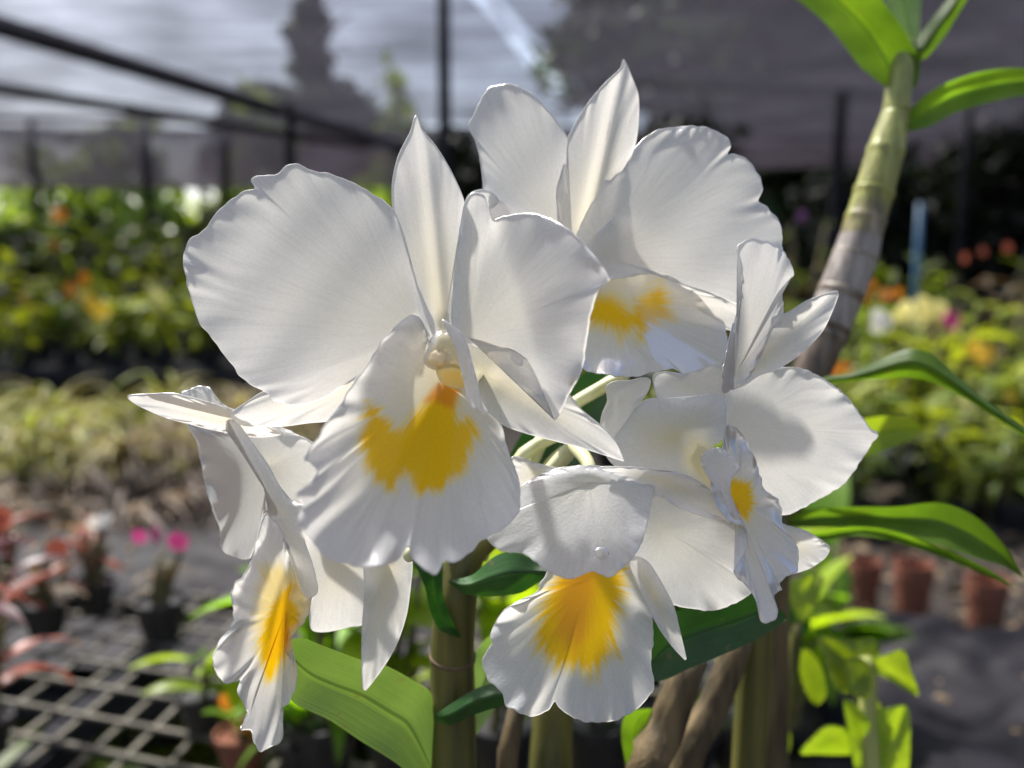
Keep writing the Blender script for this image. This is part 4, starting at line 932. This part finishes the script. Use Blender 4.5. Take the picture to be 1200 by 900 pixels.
# ---- right: dense mixed orchids behind the blooms
rowsR = [(2.05, 760, 1290, 9, .20), (2.35, 740, 1290, 9, .25), (2.75, 700, 1290, 10, .33), (3.2, 640, 1290, 11, .42), (3.55, 620, 1290, 11, .52)]
FL = {0: ('fl_orange', 2), 16: ('fl_yellow', 3)}
CN = {'fl_orange': 'orange', 'fl_yellow': 'golden yellow', 'fl_white': 'white', 'fl_cream': 'pale yellow', 'fl_pink': 'magenta', 'fl_red': 'coral red', 'fl_purple': 'purple'}
k = 0
ROWN = ('right-hand row along the grit strip', 'second right-hand row behind the grit strip', 'middle right-hand row', 'fourth right-hand row', 'rearmost right-hand row by the blue pipe')
for r, (Y, x0, x1, n, h) in enumerate(rowsR):
    for i in range(n):
        px = x0 + (x1 - x0) * (i + .5 + random.uniform(-.3, .3)) / n
        lf = random.choice(('bg_green', 'bg_lime', 'bg_lime', 'bg_green', 'bg_dark')) if not (r > 2 and i > 7) else random.choice(('bg_dry', 'bg_green', 'bg_lime', 'bg_dry'))
        f_ = FL.get(k)
        lab = {'bg_green': 'leafy green orchid', 'bg_lime': 'yellow-green orchid', 'bg_dark': 'dark green orchid', 'bg_dry': 'withered brown orchid', 'bg_red': 'reddish-leaved orchid'}[lf] + ' in the ' + ROWN[r]
        if f_: lab = 'orchid with %s blooms in the %s' % (CN[f_[0]], ROWN[r])
        plant(stand(px, Y, PL), h * random.uniform(.85, 1.15), lab, 'orchids in the right-hand rows', lf, k % 3, 4, 34, .115, .10, 'blackpot', .06, f_[0] if f_ else None, f_[1] if f_ else 0, .05, seed=400 + k, flz=(.85, 1.25))
        k += 1
for i, (px, py, Y, c_, n_f, sz, sp_, lab) in enumerate((
        (1076, 362, 2.75, 'fl_cream', 16, .055, .07, 'orchid carrying a dense pale yellow flower head'), (1042, 376, 2.6, 'fl_white', 5, .05, .06, 'orchid with white blooms beside the pale yellow flower head'),
        (1112, 376, 2.7, 'fl_pink', 6, .04, .06, 'orchid with magenta blooms beside the pale yellow flower head'), (1156, 412, 2.4, 'fl_yellow', 6, .04, .04, 'orchid with golden blooms among the right-hand leaves'),
        (984, 432, 2.3, 'fl_orange', 3, .045, .03, 'orchid with a small orange bloom behind the tall cane'), (1036, 338, 3.0, 'fl_orange', 4, .045, .06, 'orchid with orange blooms behind the pale yellow flower head'),
        (1152, 300, 3.3, 'fl_red', 4, .04, .12, 'orchid with muted coral blooms and dry stems'), (940, 240, 4.2, 'fl_purple', 2, .05, .03, 'tall orchid with a single purple spot of bloom'), (1140, 470, 2.2, 'fl_cream', 3, .035, .05, 'orchid with small cream blooms low in the rows'))):
    zz = CAMZ + (330 - py) / FPX * Y
    plant(stand(px, Y, PL), zz - PL - .075, lab, 'flowering orchids in the right-hand rows', ('bg_lime', 'bg_green')[i % 2], i % 3, 4, 26, .13, sp_, 'blackpot', .06, c_, n_f, sz, seed=460 + i, flz=(.92, 1.05))
for i, (px, Y) in enumerate([(640, 4.4), (720, 4.5), (800, 4.4), (880, 4.5), (960, 4.4), (1040, 4.5), (1110, 4.4), (1180, 4.5), (1240, 4.4), (760, 5.1), (920, 5.2), (1080, 5.1), (1200, 5.2)]):
    lf = ('bg_dark', 'bg_dry', 'bg_green')[i % 3]
    plant(stand(px, Y, .79), .5, {'bg_dark': 'dark leafy orchid', 'bg_dry': 'dry brown orchid', 'bg_green': 'green orchid'}[lf] + ' on the right end of the rear bench', 'orchids on the rear bench', lf, i % 3, 4, 20, .18, .1, 'blackpot', .09, None, 0, .07, seed=500 + i)
# clay pots and young plants at the edge of the right-hand mat
for i, (px, py, w, lab) in enumerate(((1065, 752, .034, 'orange clay pot with a dead stump by the weed mat'), (1150, 775, .034, 'dark brown clay pot by the weed mat'), (1010, 735, .030, 'small brown clay pot beside the orange one'), (975, 722, .028, 'small clay pot nearest the green seedlings'))):
    qq = GZ(px, py, PL + .006)
    o = plant((qq.x, qq.y, PL + .004), .05, lab, 'clay pots by the mat', 'bg_dry', 0, 3, 3, .05, .02, None, .03, seed=600 + i, name='clay_pot', cat='pot')
    inst('pot_body', POT['terra'], o, (0, 0, 0), (0, 0, i), (w / .46, w / .46, w / .46 * 3.0))
def near(px, py, z, h, label, seed, n=8, ll=.07, leaf='leaf_lime', pot='blackpot', nc=2, up=.9):
    q = GZ(px, py, z); return plant((q.x, q.y, z), h, label, 'young orchids right of the cane', leaf, 2, nc, n, ll, .03, pot, .035, seed=seed, up=up)
# young bright plant at the lower right, traced leaf by leaf
yd = .40
y0 = P(1020, 990, yd); y0.z = .72
yp = tag(empty('young_orchid', y0), 'young orchid with broad lime-green leaves in front of the dark mat', 'orchid')
lathe('pot', yp, (y0.x, y0.y, .722), [(.03, 0), (.04, .05), (.044, .05), (.044, .06), (.04, .06), (.037, .045)], M['blackpot'], 20)
tube('cane', yp, [y0 + Vector((0, 0, .04)), P(1018, 930, yd), P(1016, 860, yd), P(1018, 800, yd), P(1015, 770, yd)], [.005, .005, .0045, .004, .003], M['cane_lime'], n=12)
def lf(parent, D, base, outline, mat, dep, seed, z0=0, kd=None):
    return fan('leaf', parent, D, base, outline, dep=dep, z0=z0, ruf=.4, und=1.6, keel=2.6 if kd else 0, kdir=kd, kw=7, seed=seed, mat=mat, nt=70, ns=14)
ML, MM = M['young_leaf'], M['young_leaf']
lf(yp, yd, (1005, 785), [(961, 747), (993, 751), (1024, 749), (1031, 764), (1022, 778), (1010, 800), (991, 812), (974, 798), (967, 775)], ML, (4, -6, 3, 0, 4), 31, 2, (963, 750))
lf(yp, yd, (1030, 780), [(1008, 772), (1031, 770), (1058, 762), (1066, 783), (1076, 814), (1054, 803), (1031, 790), (1014, 792)], ML, (-12, 6, 0, 0, 3), 32, -2, (1074, 812))
lf(yp, yd, (1008, 793), [(991, 775), (1010, 772), (1022, 788), (1017, 818), (1005, 815), (995, 808)], ML, (0, -6, 6, 0, 0), 33, -6)
lf(yp, yd, (1008, 880), [(989, 821), (1008, 832), (1024, 858), (1028, 905), (1018, 925), (1005, 915), (997, 873)], ML, (0, 5, 6, 0, 2), 34, -3, (990, 824))
lf(yp, yd, (1042, 880), [(1025, 834), (1044, 830), (1063, 829), (1066, 862), (1063, 905), (1045, 925), (1028, 905), (1027, 862)], ML, (0, 4, 5, 0, 2), 35, 0, (1060, 832))
lf(yp, yd, (975, 870), [(938, 882), (955, 862), (971, 851), (992, 856), (1005, 880), (985, 884), (960, 883)], ML, (0, 10, 0, 0, 0), 36, 4)
lf(yp, yd, (1014, 850), [(1004, 812), (1022, 812), (1034, 835), (1030, 890), (1012, 880), (1006, 840)], MM, (0, 2, 3, 0, 0), 37, 3)
d2 = .43
w0 = P(915, 990, d2); w0.z = .82
yq = tag(empty('young_orchid', w0), 'young orchid with upright dark-green leaves beside the brown canes', 'orchid')
lathe('pot', yq, (w0.x, w0.y, .823), [(.03, 0), (.04, .05), (.044, .05), (.044, .06), (.04, .06), (.037, .045)], M['blackpot'], 20)
tube('cane', yq, [w0 + Vector((0, 0, .04)), P(912, 930, d2), P(915, 860, d2), P(925, 800, d2), P(935, 730, d2)], [.005, .005, .0045, .004, .003], M['cane_green'], n=12)
lf(yq, d2, (915, 800), [(903, 749), (918, 743), (927, 756), (928, 780), (925, 806), (914, 826), (905, 802), (901, 775)], MM, (0, 0, 8, 0, 1), 41, 0, (916, 748))
lf(yq, d2, (942, 705), [(925, 690), (935, 678), (955, 673), (965, 680), (955, 705), (942, 728), (930, 715)], ML, (0, -8, 5, 0, 0), 42, -3, (955, 676))
lf(yq, d2, (910, 870), [(893, 850), (905, 832), (922, 845), (926, 870), (916, 905), (900, 895)], MM, (0, 2, 6, 0, 0), 43, 2)
lf(yq, d2, (930, 720), [(912, 700), (925, 690), (945, 712), (948, 738), (932, 745), (918, 728)], M['leaf_dark'], (0, 2, 6, 0, 0), 44, 4)
lf(yq, d2, (890, 815), [(868, 800), (880, 790), (900, 800), (908, 820), (895, 838), (876, 825)], MM, (3, 4, 0, 0, 0), 45, 4)
lf(yq, d2, (952, 790), [(935, 770), (945, 760), (962, 780), (968, 812), (956, 825), (942, 805)], MM, (0, 4, 6, 0, 0), 46, 8)
for i, (px, py, z) in enumerate(((870, 900, BENCH_Z), (700, 900, BENCH_Z), (590, 905, BENCH_Z), (800, 905, BENCH_Z), (470, 905, BENCH_Z), (380, 900, BENCH_Z), (925, 890, .70), (965, 850, .70), (900, 820, .70))):
    near(px, py, z, .20, ('small leafy orchid right of the brown old canes', 'small leafy orchid under the lowest bloom', 'small leafy orchid just right of the flowering cane', 'small leafy orchid behind the brown old canes', 'small leafy orchid just left of the flowering cane', 'small leafy orchid behind the large pale leaf', 'small leafy orchid at the corner of the weed mat', 'small leafy orchid behind the lime-leaved young orchid', 'small leafy orchid in the shade of the right-hand bloom')[i], 620 + i, 20, .10, ('leaf_lime', 'leaf_mid')[i % 2], nc=3)

# blue pipe standing among the right-hand rows
q = GY(1073, 330, 3.9)
tag(tube('blue_pipe', None, [(q.x, 3.9, 0), (q.x, 3.9, .8), (q.x, 3.9, 1.62)], [.015] * 3, M['bluepipe'], n=12, seg=5, origin=(q.x, 3.9, 0)), 'upright blue plastic pipe among the right-hand orchids', 'pipe')

# ================================================================== outside: hedge, trees
def tree(px, Y, h, cr, cz, label, seed, cone=False, n=2600, leafs=.28, base=.25):
    rr = np.random.default_rng(seed)
    q = GY(px, 330, Y)
    o = tag(empty('tree', (q.x, Y, 0)), label, 'tree', 'trees outside the shade house')
    tube('trunk', o, [Vector((q.x, Y, 0)), Vector((q.x + .1, Y, h * .5)), Vector((q.x, Y, h * .92))], [.03 * h, .02 * h, .005 * h], M['bark'], n=10, seg=12)
    for b in range(5):
        a = b * 1.3 + seed; zz = h * (.35 + .1 * b)
        tube('branch', o, [Vector((q.x, Y, zz)), Vector((q.x + cr * .4 * math.cos(a), Y + cr * .4 * math.sin(a), zz + h * .09)), Vector((q.x + cr * .75 * math.cos(a), Y + cr * .75 * math.sin(a), zz + h * .14))], [.009 * h, .006 * h, .002 * h], M['bark'], n=6, seg=8)
    cl = []
    for c in range(80 if cone else 40):
        t = rr.random()
        zz = h * (base + (1 - base) * t)
        wdt = cr * ((1 - t) ** .8 + .06 if cone else math.sin(math.pi * (.12 + .83 * t)) ** .6)
        a = rr.random() * 6.28; r_ = wdt * rr.random() ** .4 * .8
        cl.append((q.x + r_ * math.cos(a), Y + r_ * math.sin(a), zz, wdt * .42 + .05 * cr))
    pw = np.array([c[3] for c in cl]) ** 1.5; pw /= pw.sum()
    v = []; f = []
    for k in range(n):
        c = cl[rr.choice(len(cl), p=pw)]
        p = rr.normal(size=3); p /= np.linalg.norm(p); p *= c[3] * rr.random() ** .33
        p = np.array((c[0], c[1], c[2])) + p * (1, 1, .75)
        a = rr.normal(size=3); a /= np.linalg.norm(a); b = np.cross(a, rr.normal(size=3)); b /= np.linalg.norm(b)
        s = leafs * (.6 + .8 * rr.random())
        i = len(v); v += [p - a * s * .6, p - b * s * .3, p + a * s * .6, p + b * s * .3]; f.append((i, i + 1, i + 2, i + 3))
    mk('crown', v, f, M['tree_leaf'], o, smooth=False)
tree(372, 24, 9.9, 1.6, 0, 'tall narrow conical tree rising beyond the net', 1, True, 9000, .30)
tree(320, 22, 6.4, 1.6, 0, 'small rounded tree left of the conical tree', 2, n=4200)
tree(415, 23, 6.6, 1.8, 0, 'small rounded tree right of the conical tree', 3, n=4200)
tree(505, 21, 4.9, 1.4, 0, 'low bushy tree behind the middle post', 4, n=4000)
tree(800, 15, 9.5, 2.5, 0, 'large dark tree behind the topmost bloom', 5, n=9000, leafs=.34, base=.15)
tree(905, 17, 10.5, 2.8, 0, 'large dark tree with a high crown right of the topmost bloom', 6, n=9000, leafs=.34, base=.15)
tree(1010, 15, 10, 2.7, 0, 'large dark tree behind the tip of the tall cane', 7, n=9000, leafs=.34, base=.15)
tree(1180, 14, 10, 2.8, 0, 'large dark tree beyond the right side net', 8, n=9000, leafs=.34, base=.15)
tree(1350, 14, 10, 2.8, 0, 'large dark tree beside the one beyond the right side net', 9, n=9000, leafs=.34, base=.15)
def hedge(x0, x1, Y, h, label, seed, n=5000, mat='bg_dark', s0=.16):
    rr = np.random.default_rng(seed); v = []; f = []
    for k in range(n):
        x = x0 + (x1 - x0) * rr.random()
        top = h * (.7 + .5 * mnoise.noise(Vector((x * .9, seed, 0))) + .2 * mnoise.noise(Vector((x * 3, seed, 4))))
        p = np.array((x, Y + rr.normal() * .35, max(.05, top * rr.random() ** .8)))
        a = rr.normal(size=3); a /= np.linalg.norm(a); b = np.cross(a, rr.normal(size=3)); b /= np.linalg.norm(b)
        s = s0 * (.6 + .8 * rr.random()); i = len(v)
        v += [p - a * s * .6, p - b * s * .3, p + a * s * .6, p + b * s * .3]; f.append((i, i + 1, i + 2, i + 3))
    return tag(mk('hedge', v, f, M[mat], None, smooth=False), label, 'hedge', kind='stuff')
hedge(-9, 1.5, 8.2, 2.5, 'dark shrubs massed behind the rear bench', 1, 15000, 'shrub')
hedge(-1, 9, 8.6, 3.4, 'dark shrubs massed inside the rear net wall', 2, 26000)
hedge(-14, 0, 13, 4.5, 'sunlit shrubs outside the shade house', 3, 18000, 'bg_green', .2)

# ---- litter on the staging: stones, chips of bark, dead leaves and roots
def litter(name, label, cat, x0, x1, y0, y1, z, n, mat, smin, smax, seed, flat=.4, avoid=None):
    rr = np.random.default_rng(seed); v = []; f = []
    for k in range(n):
        x = x0 + (x1 - x0) * rr.random(); y = y0 + (y1 - y0) * rr.random()
        s_ = smin + (smax - smin) * rr.random() ** 2; a = rr.random() * 6.28
        el = .5 + .9 * rr.random(); ca, sa = math.cos(a), math.sin(a); i = len(v)
        for dx, dy, dz in ((-1, -.5, 0), (.1, -.8, 0), (1, .1, 0), (-.2, .7, 0), (-.5, -.2, 1), (.4, .1, 1)):
            dx *= s_ * el * (.7 + .5 * rr.random()); dy *= s_ * (.7 + .5 * rr.random()); dz = dz * s_ * flat * 2
            v.append((x + dx * ca - dy * sa, y + dx * sa + dy * ca, z + dz))
        f += [(i, i + 1, i + 5, i + 4), (i + 1, i + 2, i + 5), (i + 2, i + 3, i + 4, i + 5), (i + 3, i, i + 4)]
    return tag(mk(name, v, f, M[mat], None, smooth=False), label, cat, kind='stuff')
litter('stones', 'loose grey stones strewn over the grit bed', 'stones', -3, 3, 1.28, 2.3, PL + .006, 1500, 'stone', .006, .022, 1)
litter('bark_chips', 'brown bark chips strewn over the grit bed', 'bark chips', -3, 3, 1.26, 2.6, PL + .008, 2200, 'bark', .008, .03, 2, .3)
litter('dead_leaves', 'dead leaves scattered on the weed mats', 'dead leaves', .3, 2.2, .62, 1.2, .715, 70, 'bg_dry', .006, .016, 3, .15)
litter('dead_leaves', 'dead leaves scattered among the clay pots', 'dead leaves', -2, 2.4, 1.3, 2.0, PL + .03, 500, 'bg_dry', .008, .025, 4, .2)
